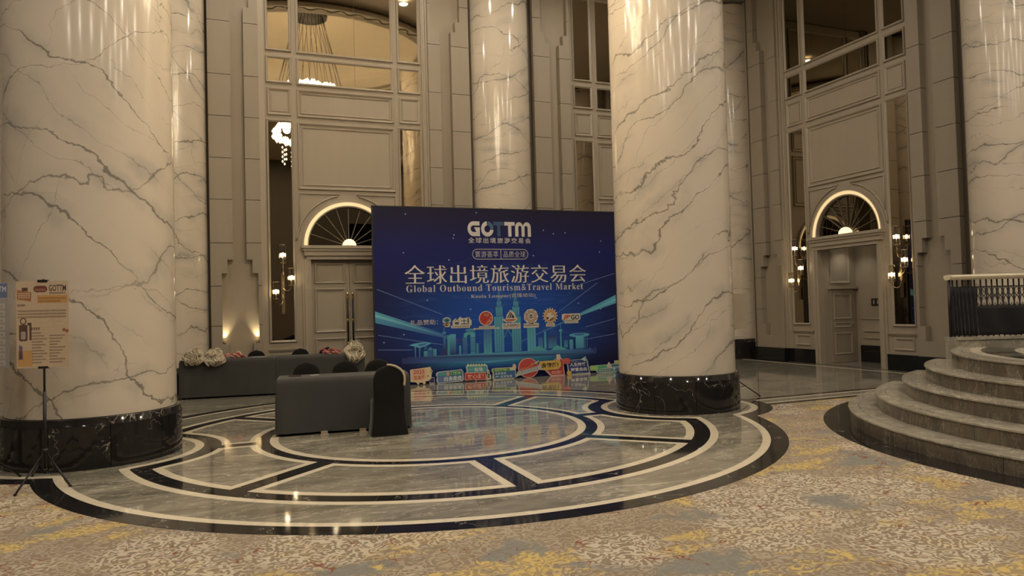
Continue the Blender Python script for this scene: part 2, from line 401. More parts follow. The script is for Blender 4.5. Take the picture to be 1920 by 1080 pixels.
# medallion: everything is a radius function of the angle, cut by the circles round the two columns
def hits(a, q):
    out = []
    for c in (C1, C4):
        dx, dy = c[0]-MX, c[1]-MY; b = dx*math.cos(a)+dy*math.sin(a); d = b*b-(dx*dx+dy*dy-q*q)
        if b > 0 and d > 0: out.append((b-math.sqrt(d), b+math.sqrt(d)))
    return out
def fU(Rr, q): return lambda a: max([Rr]+[h[1] for h in hits(a, q)])
def fI(Rr, q): return lambda a: min([Rr]+[h[0] for h in hits(a, q)])
def fC(Rr): return lambda a: Rr
def at(a, r): return (MX+r*math.cos(a), MY+r*math.sin(a))
def band(name, fi, fo, nseg, mat, off=0.0, gap=.0012, zt=0.0):
    for k in range(nseg):
        a0, a1 = off+2*math.pi*k/nseg, off+2*math.pi*(k+1)/nseg
        n = max(8, int(360/nseg)); g = gap/4
        A = [a0+g+(a1-a0-2*g)*i/n for i in range(n+1)]
        p = [at(a, fo(a)) for a in A]
        MB().add([(*at(a, fo(a)), zt) for a in A]+[(*at(a, fi(a)), zt) for a in A]+[(*at(a, fo(a)), -.006) for a in A]+[(*at(a, fi(a)), -.006) for a in A],
                 [f for i in range(n) for f in ((i, i+1, n+2+i, n+1+i), (2*n+2+i, 2*n+3+i, i+1, i), (n+1+i, n+2+i, 3*n+4+i, 3*n+3+i))]).build(name, mat, floor)
band('black_marble_band', fU(4.555, 1.25), fU(4.76, 1.47), 18, M_BLACK, .17)
band('cream_marble_band', fU(4.46, 1.14), fU(4.555, 1.25), 8, M_CREAM, .3)
band('grey_marble_panel', fI(3.935, 1.14), fU(4.46, 1.14), 9, M_GREY, .36)
band('cream_marble_band', fI(3.835, 1.245), fI(3.935, 1.14), 8, M_CREAM, .1)
band('black_marble_band', fC(2.19), fI(3.835, 1.245), 8, M_BLACK, .39, zt=-.0015)
band('cream_marble_band', fC(2.08), fC(2.19), 8, M_CREAM, .2)
def sector(k, o, rin, fo, n=30):
    ta, tb = R(45*k-.6), R(45*(k+1)-.6)
    def edge(s, t):
        a = t
        for _ in range(12): a = t+s*math.asin(o/fo(a))
        return a
    a0, a1 = edge(1, ta), edge(-1, tb); i0, i1 = ta+math.asin(o/rin), tb-math.asin(o/rin)
    return [at(a0+(a1-a0)*i/n, fo(a0+(a1-a0)*i/n)) for i in range(n+1)]+[at(i1+(i0-i1)*i/n, rin) for i in range(n+1)]
for k in range(8):
    o1, o2 = sector(k, .11, 2.35, fI(3.635, 1.46)), sector(k, .205, 2.45, fI(3.53, 1.56))
    MB().ring(o1, o2, -.006, 0).build('cream_panel_border', M_CREAM, floor)
    MB().prism(o2, -.006, 0).build('grey_marble_panel', M_GREY, floor)
for k in range(3):      # the central disc in three slabs
    y = lambda t: 2.08*math.sin(t)
    lo, hi = (-2.08, -.62, .66, 2.08)[k]+.001, (-2.08, -.62, .66, 2.08)[k+1]-.001
    xs = [lo+(hi-lo)*i/24 for i in range(25)]; h = lambda v: math.sqrt(max(2.08**2-v*v, 0))
    MB().prism([(MX+h(v), MY+v) for v in xs]+[(MX-h(v), MY+v) for v in xs[::-1]], -.006, 0).build('grey_marble_disc_slab', M_GREY, floor)
carpet = MB().box(-9, -8, -.005, XW, 9.30, -.0032).build('carpet', carpet_mat(), label='patterned beige carpet with mustard, blue-grey and coral-like squiggles', cat='carpet', kind='thing')

# ================================================================== WALLS
TOPZ = CEIL+.05
def plate(s0, s1):
    m = MB(); ow = .93
    m.prism([(s0, 0), (-ow, 0), (-ow, 3.28), (s0, 3.28)], 0, .25, 'y').prism([(ow, 0), (s1, 0), (s1, 3.28), (ow, 3.28)], 0, .25, 'y')
    m.prism([(-ow, 2.95), (ow, 2.95), (ow, 3.28), (-ow, 3.28)], 0, .25, 'y')
    top = [(s0, 3.28), (-.98, 3.28)]+[(.98*math.cos(R(180-6*i)), 3.28+.98*math.sin(R(180-6*i))) for i in range(1, 30)]+[(.98, 3.28), (s1, 3.28), (s1, TOPZ), (s0, TOPZ)]
    return m.prism(top, 0, .25, 'y')
MA, MBm = Matrix.Translation((XA, YW, 0)), Matrix.Translation((XB, YW, 0))
MC = Matrix.Translation((XW, YC, 0)) @ Matrix.Rotation(-math.pi/2, 4, 'Z')
wb = plate(-4.03, 4.026)
off = len(wb.v); p2 = plate(-4.026, 3.7); wb.add([(x+XB-XA, y, z) for x, y, z in p2.v], p2.f)
wb.box(-11.8, 0, 0, -4.03, .25, TOPZ)
wall_back = put('wall_back', wb.mesh('wall_back'), M_WALL, kind='structure'); wall_back.matrix_world = MA
wr = plate(-4.16, 4.4); wr.box(4.4, 0, 0, 21.3, .25, TOPZ)
wall_right = put('wall_right', wr.mesh('wall_right'), M_WALL, kind='structure'); wall_right.matrix_world = MC
M_DARKW = wall_mat('far_wall_dimmed', (.085, .07, .052), (.10, .084, .062), .6)  # wall colour darkened to paint in a dim rear hall for the mirrors
MB().box(-9.3, -8, 0, -9, YW, TOPZ).build('wall_left', M_DARKW, kind='structure')
MB().box(-9, -8.3, 0, XW, -8, TOPZ).build('wall_front', M_DARKW, kind='structure')

def cache(fn):
    st = {}
    def g(*a):
        if a not in st: st[a] = fn(*a)
        return st[a]
    return g
@cache
def frame_mesh(x0, z0, x1, z1, w_, d): return MB().frame(x0, z0, x1, z1, w_, d).mesh('panel_moulding')
@cache
def box_mesh(*b): return MB().box(*b).mesh('slab')
def hw(z):
    for lo, hi, h in ((.70, 1.03, .265), (1.03, 2.64, .39), (2.64, 2.95, .265), (2.95, 8.78, .145), (8.78, 9.05, .265), (9.05, 99, .39)):
        if lo <= z < hi: return h
    return 0.0
ROWS = (.363, 1.44, 2.34, 3.32, 4.31, 5.26, 6.22, 7.18, 8.41, 9.45, TOPZ)
NC = 2.495
@cache
def tile_mesh(row, side, s_edge):
    """stone tile of a pilaster, its niche-side edge stepped with the niche; side -1 = towards the bay"""
    z0, z1 = ROWS[row]+.006, ROWS[row+1]-.006
    cuts = [z0]+[z for z in (.70, 1.03, 2.64, 2.95, 8.78, 9.05) if z0 < z < z1]+[z1]
    edge = []
    for a, b in zip(cuts, cuts[1:]):
        h = max(hw((a+b)/2), .002); edge += [(NC+side*h, a), (NC+side*h, b)]
    m = MB().prism([(s_edge, z0)]+edge+[(s_edge, z1)], -.20, -.03, 'y')
    return m.mesh('stone_tile')
def mirror_x(me):
    k = me.name+'_m'
    if k in bpy.data.meshes: return bpy.data.meshes[k]
    c = me.copy(); c.name = k; c.transform(Matrix.Scale(-1, 4, (1, 0, 0))); c.flip_normals(); return c
I4 = Matrix.Identity(4)
def bay(root, M, sides=(-1, 1), dark=False, leafs=True):
    """one wall bay: pilasters with stepped niches, mirrors, panels, arched doorway"""
    P = lambda nm, me, mat, par=root, **k: put(nm, me, mat, par, M if par is root else None, **k)
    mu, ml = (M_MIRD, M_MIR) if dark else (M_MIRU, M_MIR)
    for s in sides:
        fl = (lambda me: me) if s > 0 else mirror_x
        for r in range(len(ROWS)-1):
            P('stone_tile', fl(tile_mesh(r, -1, 2.03)), M_TILE); P('stone_tile', fl(tile_mesh(r, 1, 3.12)), M_TILE)
        P('niche_back', fl(box_mesh(2.05, -.03, .363, 3.2, -.004, TOPZ)), M_NICHE)
        P('painted_shadow_gap', fl(box_mesh(3.12, -.06, .363, 3.34, -.002, TOPZ)), M_GAP)  # strip coloured dark as the shadow between pilaster and column
        P('pilaster_edge_moulding', fl(MB().box(1.90, -.035, .363, 1.935, 0, TOPZ).box(1.935, -.06, .363, 1.99, 0, TOPZ).box(1.99, -.12, .363, 2.03, 0, TOPZ).mesh('pilaster_edge_moulding')), M_TRIM)
        P('skirting_stone', fl(box_mesh(1.10, -.05, 0, 2.03, 0, .363)), M_SKIRT); P('skirting_stone', fl(box_mesh(2.03, -.225, 0, 3.3, 0, .363)), M_SKIRT)
        # tall mirror, small panel, small and tall upper windows
        P('mirror_pane', fl(box_mesh(1.314, -.012, 1.06, 1.824, -.002, 3.29)), ml); P('mirror_pane', fl(box_mesh(1.314, -.012, 3.294, 1.824, -.002, 6.207)), ml)
        P('mirror_moulding', fl(frame_mesh(1.262, 1.005, 1.876, 6.26, .055, .045)), M_TRIM)
        P('panel_moulding', fl(frame_mesh(1.30, 6.37, 1.84, 7.02, .06, .04)), M_TRIM); P('panel_field', fl(box_mesh(1.39, -.016, 6.46, 1.75, -.002, 6.93)), M_WALL)
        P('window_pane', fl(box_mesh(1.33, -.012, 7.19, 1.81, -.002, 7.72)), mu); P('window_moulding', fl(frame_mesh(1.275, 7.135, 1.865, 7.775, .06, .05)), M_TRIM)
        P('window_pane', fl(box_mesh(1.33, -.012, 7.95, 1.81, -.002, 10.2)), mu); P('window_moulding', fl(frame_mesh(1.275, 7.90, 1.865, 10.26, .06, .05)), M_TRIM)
        P('chair_rail', fl(MB().box(1.14, -.05, .835, 1.93, 0, .865).box(1.14, -.03, .80, 1.93, 0, .835).mesh('chair_rail')), M_TRIM)
        P('panel_moulding', fl(frame_mesh(1.28, .46, 1.80, .74, .045, .03)), M_TRIM)
        # door casing
        P('door_casing', fl(MB().box(.915, -.05, 0, .99, .12, 2.95).box(.99, -.08, 0, 1.07, 0, 2.95).box(1.07, -.04, 0, 1.12, 0, 2.95).mesh('door_casing')), M_TRIM)
        # spandrel: arc moulding with a straight top and side
        pts = [(1.235*math.cos(R(a)), 3.28+1.235*math.sin(R(a))) for a in range(6, 80, 4)]
        P('spandrel_moulding', fl(MB().tube([(x, -.012, z) for x, z in pts], .022, 6).tube([(.20, -.012, 4.53), (1.16, -.012, 4.53), (1.16, -.012, 3.62)], .02, 6).mesh('spandrel_moulding')), M_TRIM)
    P('panel_moulding', frame_mesh(-1.165, 4.625, 1.165, 6.225, .055, .045), M_TRIM); P('panel_moulding', frame_mesh(-1.06, 4.73, 1.06, 6.12, .03, .025), M_TRIM)
    P('panel_moulding', frame_mesh(-1.165, 6.355, 1.165, 7.02, .055, .045), M_TRIM); P('panel_moulding', frame_mesh(-1.08, 6.44, 1.08, 6.935, .03, .025), M_TRIM)
    P('window_moulding', frame_mesh(-1.165, 7.125, 1.165, 7.775, .06, .05), M_TRIM); P('window_moulding', frame_mesh(-1.165, 7.89, 1.165, 10.26, .06, .05), M_TRIM)
    for a, b in ((-1.11, .215), (.222, 1.11)):
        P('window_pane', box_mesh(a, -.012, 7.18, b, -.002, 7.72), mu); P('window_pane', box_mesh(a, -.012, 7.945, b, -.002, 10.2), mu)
    # lintel cornice, arch light, fanlight
    P('lintel_cornice', MB().box(-1.02, -.07, 2.95, 1.02, .12, 3.04).box(-1.07, -.11, 3.04, 1.07, 0, 3.15).box(-1.10, -.14, 3.15, 1.10, 0, 3.21).box(-1.14, -.17, 3.21, 1.14, 0, 3.28).mesh('lintel_cornice'), M_TRIM)
    A = [R(3*i) for i in range(61)]
    def half(r0, r1, y0, y1):
        o = [(r1*math.cos(a), 3.28+r1*math.sin(a)) for a in A]; i_ = [(r0*math.cos(a), 3.28+r0*math.sin(a)) for a in A[::-1]]
        return MB().prism(o+i_, y0, y1, 'y')
    P('arch_moulding', half(1.07, 1.12, -.07, 0).mesh('arch_moulding'), M_TRIM)
    P('arch_light', half(.985, 1.07, -.03, 0).mesh('arch_light'), M_LED)
    P('arch_reveal', half(.955, .985, -.02, .1).mesh('arch_reveal'), M_TRIM)
    fan = P('fanlight_pane', MB().prism([(.98*math.cos(a), 3.28+.98*math.sin(a)) for a in A], .085, .10, 'y').mesh('fanlight_pane'), M_MIRD)
    for a in range(18, 180, 18):
        c, s_ = math.cos(R(a)), math.sin(R(a)); n = (-s_*.009, c*.009)
        MB().prism([(.15*c+n[0], 3.28+.15*s_+n[1]), (.96*c+n[0], 3.28+.96*s_+n[1]), (.96*c-n[0], 3.28+.96*s_-n[1]), (.15*c-n[0], 3.28+.15*s_-n[1])], .05, .085, 'y').build('glazing_bar', M_BAR, fan)
    P('half_globe_lamp', MB().lathe([(.165*math.cos(R(q)), .165*math.sin(R(q))) for q in range(0, 91, 10)], 24, cap=False).mesh('half_globe_lamp'), M_GLOBE).matrix_local = M @ Matrix.Translation((0, -.02, 3.285))
bay(wall_back, I4); bay(wall_back, Matrix.Translation((XB-XA, 0, 0)), (-1,))
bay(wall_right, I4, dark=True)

# doors
def double_door(name, M):
    d = thing(name, None, None, kind='structure'); d.matrix_world = M
    for s in (-1, 1):
        fl = (lambda me: me) if s > 0 else mirror_x
        lf = put('door_leaf', fl(MB().box(.003, .10, .01, .912, .15, 2.945).mesh('door_leaf_slab')), M_WALL, d)
        for z0, z1 in ((.25, 1.06), (1.20, 2.26), (2.38, 2.88)):
            put('panel_moulding', fl(MB().frame(.10, z0, .83, z1, .05, .03, .10).frame(.155, z0+.055, .775, z1-.055, .018, .014, .10).mesh('door_moulding')), M_TRIM, lf)
        h = put('pull_handle', fl(MB().tube([(.062, .05, .95), (.062, .05, 2.0)], .021, 10).mesh('pull_bar')), M_BLK, lf)
        put('handle_fitting', fl(MB().lathe([(.001, 2.16), (.02, 2.15), (.028, 2.11), (.018, 2.07), (.026, 2.04), (.026, 1.99), (.018, 1.97)], 12, .062, .05).mesh('handle_finial')), M_GOLD, h)
        put('handle_fitting', fl(MB().lathe([(.02, 1.43), (.028, 1.45), (.022, 1.47), (.028, 1.49), (.02, 1.51)], 12, .062, .05).mesh('handle_collar')), M_GOLD, h)
        put('handle_fitting', fl(MB().lathe([(.02, .95), (.028, .92), (.018, .88), (.001, .86)], 12, .062, .05).mesh('handle_foot')), M_GOLD, h)
    return d
double_door('door_1', MA)

# the passage behind the right-hand doorway (local frame of the right wall: x along, y inwards)
pw = MB().box(-1.0, .25, 0, -.93, 1.35, 3.3).box(-1.0, 1.25, 0, 2.6, 1.35, 3.3).box(-1.0, .25, 3.2, 2.6, 1.35, 3.3).box(2.5, .25, 0, 2.6, 1.35, 3.3)
passage = put('wall_passage', pw.mesh('wall_passage'), M_WALL, kind='structure'); passage.matrix_world = MC
def PP(nm, mb, mat): return put(nm, mb.mesh(nm), mat, passage)
PP('passage_floor', MB().box(-.93, 0, .0, 2.5, 1.25, .004), M_GREY2)
PP('skirting_stone', MB().box(-.80, 1.2, 0, 2.5, 1.25, .44), M_SKIRT)
for z in (.62, .80, 1.12): PP('wainscot_rail', MB().box(-.72, 1.215, z, 2.5, 1.25, z+.035), M_TRIM)
# side wall: door under a ledge, framed panel above
def side(nm, y0, z0, y1, z1, x0, x1, mat, par=None): return put(nm, MB().box(x0, y0, z0, x1, y1, z1).mesh(nm), mat, par or passage)
side('ledge_moulding', .28, 1.93, 1.24, 1.99, -.93, -.84, M_TRIM)
fr = MB().frame(.36, 2.08, 1.02, 3.02, .05, .03); MS = Matrix.Translation((-.93, 0, 0)) @ Matrix.Rotation(math.pi/2, 4, 'Z')
put('panel_moulding', fr.mesh('passage_panel'), M_TRIM, passage, MS)
door2 = thing('door_2', None, None, kind='structure'); door2.matrix_world = MC
dl = put('door_leaf', MB().box(-.93, .34, .01, -.89, 1.12, 1.93).mesh('passage_door_leaf'), M_NICHE, door2)
for z0, z1 in ((.22, .78), (.92, 1.06), (1.14, 1.80)): put('panel_moulding', MB().frame(.42, z0, 1.02, z1, .045, .02).mesh('passage_door_moulding'), M_TRIM, dl, Matrix.Translation((-.89, 0, 0)) @ Matrix.Rotation(math.pi/2, 4, 'Z'))
put('lever_handle', MB().tube([(-.87, 1.05, .98), (-.84, 1.05, .98), (-.84, .95, .98)], .01, 6).mesh('lever_handle'), M_BRASS, dl)
sg_ = thing('restroom_sign', 'small dark square pictogram sign on the passage wall', 'sign'); sg_.matrix_world = MC @ Matrix.Translation((-.30, 1.243, 1.56))
MB().box(-.14, -.012, -.09, .14, 0, .10).build('sign_plate', plain('dark_sign_plate', (.02, .018, .016), .3), sg_)
ic = MB()
for cx in (-.06, .055): ic.flat(ell(cx, .055, .016, .016, 12), -.0135, (.55, .5, .42)).flat([(cx-.022, .03), (cx+.022, .03), (cx+.014, -.055), (cx-.014, -.055)], -.0135, (.55, .5, .42))
ic.build('pictogram', M_INK, sg_, kind='stuff')
pl_ = thing('passage_downlight', 'small recessed downlight in the passage ceiling', 'downlight'); pl_.matrix_world = MC @ Matrix.Translation((-.55, .75, 3.2))
MB().lathe([(.05, -.002), (.07, -.008), (.075, 0)], 20, cap=False).build('rim', M_TRIM, pl_); MB().lathe([(.001, -.003), (.05, -.003)], 20, cap=False).build('lens', M_DOWN, pl_)
lamp('passage_light', 'SPOT', (0, 0, -.02), 13, WARM, .04, pl_, (0, 0, 0), R(110), .7)

# ================================================================== COLUMNS
def marble_column(label, x, y, r, rb, hb, mat, group=None, rot=0):
    t = thing('marble_column', label, 'column', (x, y, 0), rot, group, 'thing')
    MB().lathe([(r, hb), (r, CEIL)], 96, cap=False).build('shaft', mat, t)
    MB().lathe([(r+.004, hb-.004), (rb-.03, hb-.004), (rb-.012, hb-.012), (rb-.012, hb-.075), (rb, hb-.082), (rb, hb-.09)], 96, cap=False).build('base_cap', M_BLACK, t)
    n = 10
    for k in range(n):
        a0, a1 = 2*math.pi*k/n+.003, 2*math.pi*(k+1)/n-.003
        o = arc(0, 0, rb, a0, a1, 10); i_ = arc(0, 0, rb-.06, a1, a0, 10)
        MB().prism(o+i_, 0, hb-.091).build('base_slab', M_BLACK, t)
    return t
marble_column('big cream marble column with dark diagonal veins behind the poster stand', *C1, .932, .989, .578, marble_white('white_marble_a', (3.1, 1.7, .4), (.62, .1, .78), (-.5, .15, .85), 1.3, 1.0))
marble_column('big cream marble column in front of the right end of the blue backdrop', *C4, .932, .989, .578, marble_white('white_marble_b', (7.3, 2.2, 5.1), (-.66, .1, .75), (-.45, .3, .85), 1.45, .85))
MW = marble_white('white_marble_c', (1.1, 9.2, 2.4), (-.35, .2, .9), (.5, .1, .8), 1.4, .9); MW2 = marble_white('white_marble_d', (4.6, 3.3, 8.8), (-.25, .1, .95), (.45, .1, .8), 1.4, .9)
marble_column('marble column on the back wall showing beside the big one at the left edge', -1.287, 17.70, .822, .875, .578, MW, 'wall columns')
marble_column('marble column rising behind the top of the blue backdrop', 6.714, 17.70, .822, .875, .578, MW2, 'wall columns', 1.0)
marble_column('marble column in the far corner left of the arched passage', 14.12, 17.72, .822, .875, .578, MW, 'wall columns', 2.1)
marble_column('marble column behind the black balustrade at the right edge', 13.87, 8.99, .81, .865, .578, MW2, 'wall columns', 2.6)

# ================================================================== CEILING, DOME
RD = 4.0
n = 96
cm = MB(); ring_ = [(MX+RD*math.cos(2*math.pi*i/n), MY+RD*math.sin(2*math.pi*i/n)) for i in range(n)]
def sq(a):
    c, s_ = math.cos(a), math.sin(a); tx = ((XW+.3-MX) if c > 0 else (-9.3-MX))/c if abs(c) > 1e-9 else 1e9; ty = ((YW+.3-MY) if s_ > 0 else (-8.3-MY))/s_ if abs(s_) > 1e-9 else 1e9
    t = min(tx, ty); return (MX+t*c, MY+t*s_)
sqr = [sq(2*math.pi*i/n) for i in range(n)]
ceiling = MB().ring(sqr, ring_, CEIL, CEIL+.1).build('ceiling', M_CEIL, kind='structure')
dome = MB().lathe([(RD, CEIL), (RD, CEIL+.22), (RD-.25, CEIL+.24), (RD-.25, CEIL+.36)]+[(.55+(RD-.8)*math.cos(R(q)), CEIL+.36+1.12*math.sin(R(q))) for q in range(0, 91, 6)]+[(.5, CEIL+1.48)], n, MX, MY, False).build('dome', M_DOME, ceiling)
MB().lathe([(RD-.02, CEIL-.02), (RD+.05, CEIL-.09), (RD+.14, CEIL-.05), (RD+.42, CEIL-.05), (RD+.48, CEIL-.1), (RD+.56, CEIL-.08), (RD+.6, CEIL)], n, MX, MY, False).build('dome_rim_moulding', M_CEIL, ceiling)
M_ORN = wall_mat('rim_ornament_paint', (.30, .26, .20), (.34, .29, .22), .6)
for k in range(24):      # scroll relief on the rim
    a = 2*math.pi*k/24; pts = []
    for i in range(25):
        q = i/24; th = a+q*.25; rr = RD+.28+.09*math.sin(q*4*math.pi)
        pts.append((MX+rr*math.cos(th), MY+rr*math.sin(th), CEIL-.055))
    MB().tube(pts, .022, 6).build('rim_scroll', M_ORN, ceiling)
grl = MB().lathe([(.001, CEIL+1.46), (.5, CEIL+1.46), (.52, CEIL+1.40), (.60, CEIL+1.38), (.62, CEIL+1.48)], 48, MX, MY, False).build('oculus_grille', plain('dark_fretwork', (.06, .058, .05), .5, .4, 0, .6, 14), ceiling)

# ================================================================== CHANDELIER AND CEILING LIGHTS
ch = thing('crystal_chandelier', 'large spiral crystal chandelier hung from the dome on thin cables, seen in the wall mirrors', 'chandelier', (MX, MY, 0))
for k in range(26):
    a = 2*math.pi*k/26; b = a+.25
    MB().tube([(.46*math.cos(a), .46*math.sin(a), CEIL+1.44), (1.15*math.cos(b), 1.15*math.sin(b), 9.1)], .006, 5).build('cable', M_BLK, ch)
def bead_band(r0, z0, turns, rise, rad, cnt, seed):
    m = MB(); rg = random.Random(seed)
    for i in range(cnt):
        q = i/cnt; a = q*turns*2*math.pi; rr = r0+rg.uniform(-.09, .09); z = z0+rise*q+rg.uniform(-.09, .09)+.22*math.sin(a)
        x, y, s_ = rr*math.cos(a), rr*math.sin(a), rad*rg.uniform(.7, 1.3)
        m.add([(x+s_, y, z), (x, y+s_, z), (x-s_, y, z), (x, y-s_, z), (x, y, z+s_*1.6), (x, y, z-s_*1.6)], [(0, 1, 4), (1, 2, 4), (2, 3, 4), (3, 0, 4), (1, 0, 5), (2, 1, 5), (3, 2, 5), (0, 3, 5)])
    return m
for nm, args in (('crystal_ring', (1.15, 7.55, 1, .5, .055, 420, 1)), ('crystal_ring', (.85, 8.2, 1, .4, .05, 320, 2)), ('crystal_ring', (1.2, 8.9, 1, .3, .05, 380, 3)), ('crystal_ring', (.5, 7.0, 1, .3, .05, 180, 4))):
    bead_band(*args).build(nm, M_CRYS, ch, kind='stuff')
for k in range(14):
    a = 2*math.pi*k/14; m = MB(); rr = .95
    for i in range(4):
        z = 7.3-i*.16; s_ = .028
        x, y = rr*math.cos(a), rr*math.sin(a); m.add([(x+s_, y, z), (x, y+s_, z), (x-s_, y, z), (x, y-s_, z), (x, y, z+.05), (x, y, z-.05)], [(0, 1, 4), (1, 2, 4), (2, 3, 4), (3, 0, 4), (1, 0, 5), (2, 1, 5), (3, 2, 5), (0, 3, 5)])
    m.build('crystal_strand', M_CRYS, ch, kind='stuff')
for k in range(8):
    a = 2*math.pi*k/8; lamp('chandelier_bulb', 'POINT', (.8*math.cos(a), .8*math.sin(a), 7.9+.4*(k % 2)), P_CHAND, WARM, .12, ch)
dl_rim = MB().lathe([(.075, -.004), (.10, -.016), (.115, -.012), (.115, 0)], 24, cap=False).mesh('downlight_rim'); dl_lens = MB().lathe([(.001, -.006), (.075, -.006)], 24, cap=False).mesh('downlight_lens')
down = [(x, y) for y in (-5.5, -2, 1.5, 5.0) for x in (-6.5, -2.6, 1.3, 5.2, 9.1, 12.4)]+[(-6.5, 8.4), (-6.5, 12.4), (-3.6, 14.9), (.6, 15.3), (4.7, 15.3), (8.6, 15.0), (9.0, 12.6), (9.4, 8.2)]
for i, (x, y) in enumerate(down):
    d = thing('ceiling_downlight', 'round recessed ceiling downlight above the hall', 'downlight', (x, y, CEIL), 0, 'ceiling downlights')
    put('rim', dl_rim, M_TRIM, d); put('lens', dl_lens, M_DOWN, d)
    lamp('downlight_lamp', 'AREA', (0, 0, -.03), P_DOWN*(1.05 if y > 12 else 1.25 if y < 6 else .95), WARM, .22, d).data.shape = 'DISK'

# ================================================================== WALL SCONCES AND NICHE UPLIGHTS
def fluted(z0, z1, r, n=20):
    m = MB(); k = n*2
    rr = [r*(1 if i % 2 else .90) for i in range(k)]
    vs_ = [(rr[i]*math.cos(math.pi*i/n), rr[i]*math.sin(math.pi*i/n), z) for z in (z0, z1) for i in range(k)]
    return m.add(vs_, [(i, (i+1) % k, k+(i+1) % k, k+i) for i in range(k)], None, False)
def sconce(label, M, s0, flip=1):
    t = thing('wall_sconce', label, 'wall lamp', group='three-light brass wall sconces'); t.matrix_world = M @ Matrix.Translation((s0, 0, 0))
    D = -.17
    MB().prism(rrect(-.038, 1.67, .038, 2.65, .036), -.075, -.045, 'y').build('back_bar', M_BRASS, t)
    MB().box(-.03, -.05, 2.0, .03, -.012, 2.4).build('wall_plate', M_BRASS, t)
    for dx, z0, z1, arm in ((0, 2.86, 3.29, [(0, -.07, 2.55), (0, D+.02, 2.62), (0, D, 2.70), (0, D, 2.88)]),
                            (.185*flip, 2.34, 2.74, None), (-.165*flip, 2.02, 2.42, None)):
        if arm is None:
            b = z0-.02; arm = [(0, -.07, b+.14)]
            for q in range(0, 181, 20):
                u = (1-math.cos(R(q)))/2; arm.append((dx*u, -.07+(D+.07)*u, b+.02-.13*math.sin(R(q))))
            arm.append((dx, D, z0+.02))
        am = MB().tube(arm, .011, 8).build('arm', M_BRASS, t)
        T = Matrix.Translation((dx, D, 0))
        MB().lathe([(.012, z0-.012), (.05, z0-.008), (.06, z0+.004), (.06, z0+.012), (.02, z0+.014)], 20).build('cup', M_BRASS, t, T)
        MB().lathe([(.016, z0+.014), (.016, z0+.12), (.012, z0+.125)], 10).build('candle', M_CREAM, t, T)
        zc = (z0+z1)/2-.02
        MB().lathe([(.001, zc-.05), (.024, zc-.035), (.032, zc), (.024, zc+.035), (.001, zc+.05)], 14, cap=False).build('bulb', M_BULB, t, T)
        fluted(z0+.004, z1, .068).build('glass_tube', M_GLASS, t, T)
        MB().lathe([(.062, z1-.006), (.072, z1-.004), (.072, z1+.004), (.062, z1+.006)], 24, cap=False).build('top_rim', M_BRASS, t, T)
        lamp('sconce_light', 'POINT', (dx, D, zc), P_SCONCE, (1, .76, .47), .035, t)
    return t
sconce('brass wall sconce with three glass tubes beside the closed double door', MA, -1.56)
sconce('brass three-light sconce on the mirror left of the arched passage', MC, -1.57)
sconce('brass three-light sconce on the mirror right of the arched passage', MC, 1.57)
up_body = MB().lathe([(.035, 0), (.035, .035), (.028, .04), (.028, .03)], 16).mesh('uplight_can'); up_lens = MB().lathe([(.001, .032), (.028, .032)], 16, cap=False).mesh('uplight_lens')
for s_, nm in ((-2.845, 'nearer the column'), (-2.145, 'nearer the mirror')):
    t = thing('niche_uplight', 'tiny recessed uplight on the stepped niche ledge '+nm, 'uplight', group='niche uplights'); t.matrix_world = MA @ Matrix.Translation((s_, -.10, 1.034))
    put('can', up_body, M_BRASS, t); put('lens', up_lens, glow('uplight_glow', (1, .82, .5), 14), t)
    lamp('uplight_lamp', 'SPOT', (0, .0, .05), 30, (1, .80, .48), .02, t, (math.pi-.03, 0, 0), R(76), .9)

# ================================================================== STAIRCASE AND BALUSTRADE
SX, SY, RS = 11.157, 4.50, .186
RAD = (4.428, 4.08, 3.739, 3.46, 3.138); A0, A1 = R(111), R(300)
st = thing('curved_staircase', 'five curved grey marble steps sweeping up to a round landing', 'staircase', (SX, SY, 0))
def annulus(ri, ro, a0, a1, z0, z1, n=48): return MB().prism(arc(0, 0, ro, a0, a1, n)+(arc(0, 0, ri, a1, a0, n) if ri > .01 else [(0, 0)]), z0, z1)
for i, ro in enumerate(RAD):
    z0, z1 = i*RS, (i+1)*RS
    ri = RAD[i+1]-.02 if i < 4 else 2.93
    tr = annulus(ro-.115, ro+.018, A0, A1, z1-.03, z1, 96).build('step', M_STEP, st); bevel(tr, .008, 2)
    nt_ = 12
    for k in range(nt_):
        b0, b1 = A0+(A1-A0)*k/nt_, A0+(A1-A0)*(k+1)/nt_
        annulus(ri, ro-.117, b0+.0005, b1-.0005, z1-.03, z1-.0008, 8).build('tread_slab', M_STEP, tr)
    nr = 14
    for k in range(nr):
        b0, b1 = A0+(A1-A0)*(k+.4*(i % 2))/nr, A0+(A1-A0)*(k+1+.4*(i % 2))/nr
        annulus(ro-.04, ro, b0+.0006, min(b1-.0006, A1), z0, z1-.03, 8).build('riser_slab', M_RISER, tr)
ZL = 5*RS
annulus(2.80, 2.93, A0, A1, ZL-.03, ZL-.001).build('landing_cream_band', M_CREAM, st); annulus(2.42, 2.80, A0, A1, ZL-.03, ZL-.001).build('landing_black_band', M_BLACK, st)
annulus(2.32, 2.42, A0, A1, ZL-.03, ZL-.001).build('landing_cream_band', M_CREAM, st); annulus(0, 2.32, A0, A1, ZL-.03, ZL-.001).build('landing_floor', M_GREY, st)
for k in range(12):
    b0, b1 = R(98)+(R(300)-R(98))*k/12, R(98)+(R(300)-R(98))*(k+1)/12
    MB().prism(arc(SX, SY, 4.77, b0+.0005, b1-.0005, 12)+arc(SX, SY, 4.36, b1-.0005, b0+.0005, 12), -.004, .0).build('black_border_arc', M_BLACK, floor)
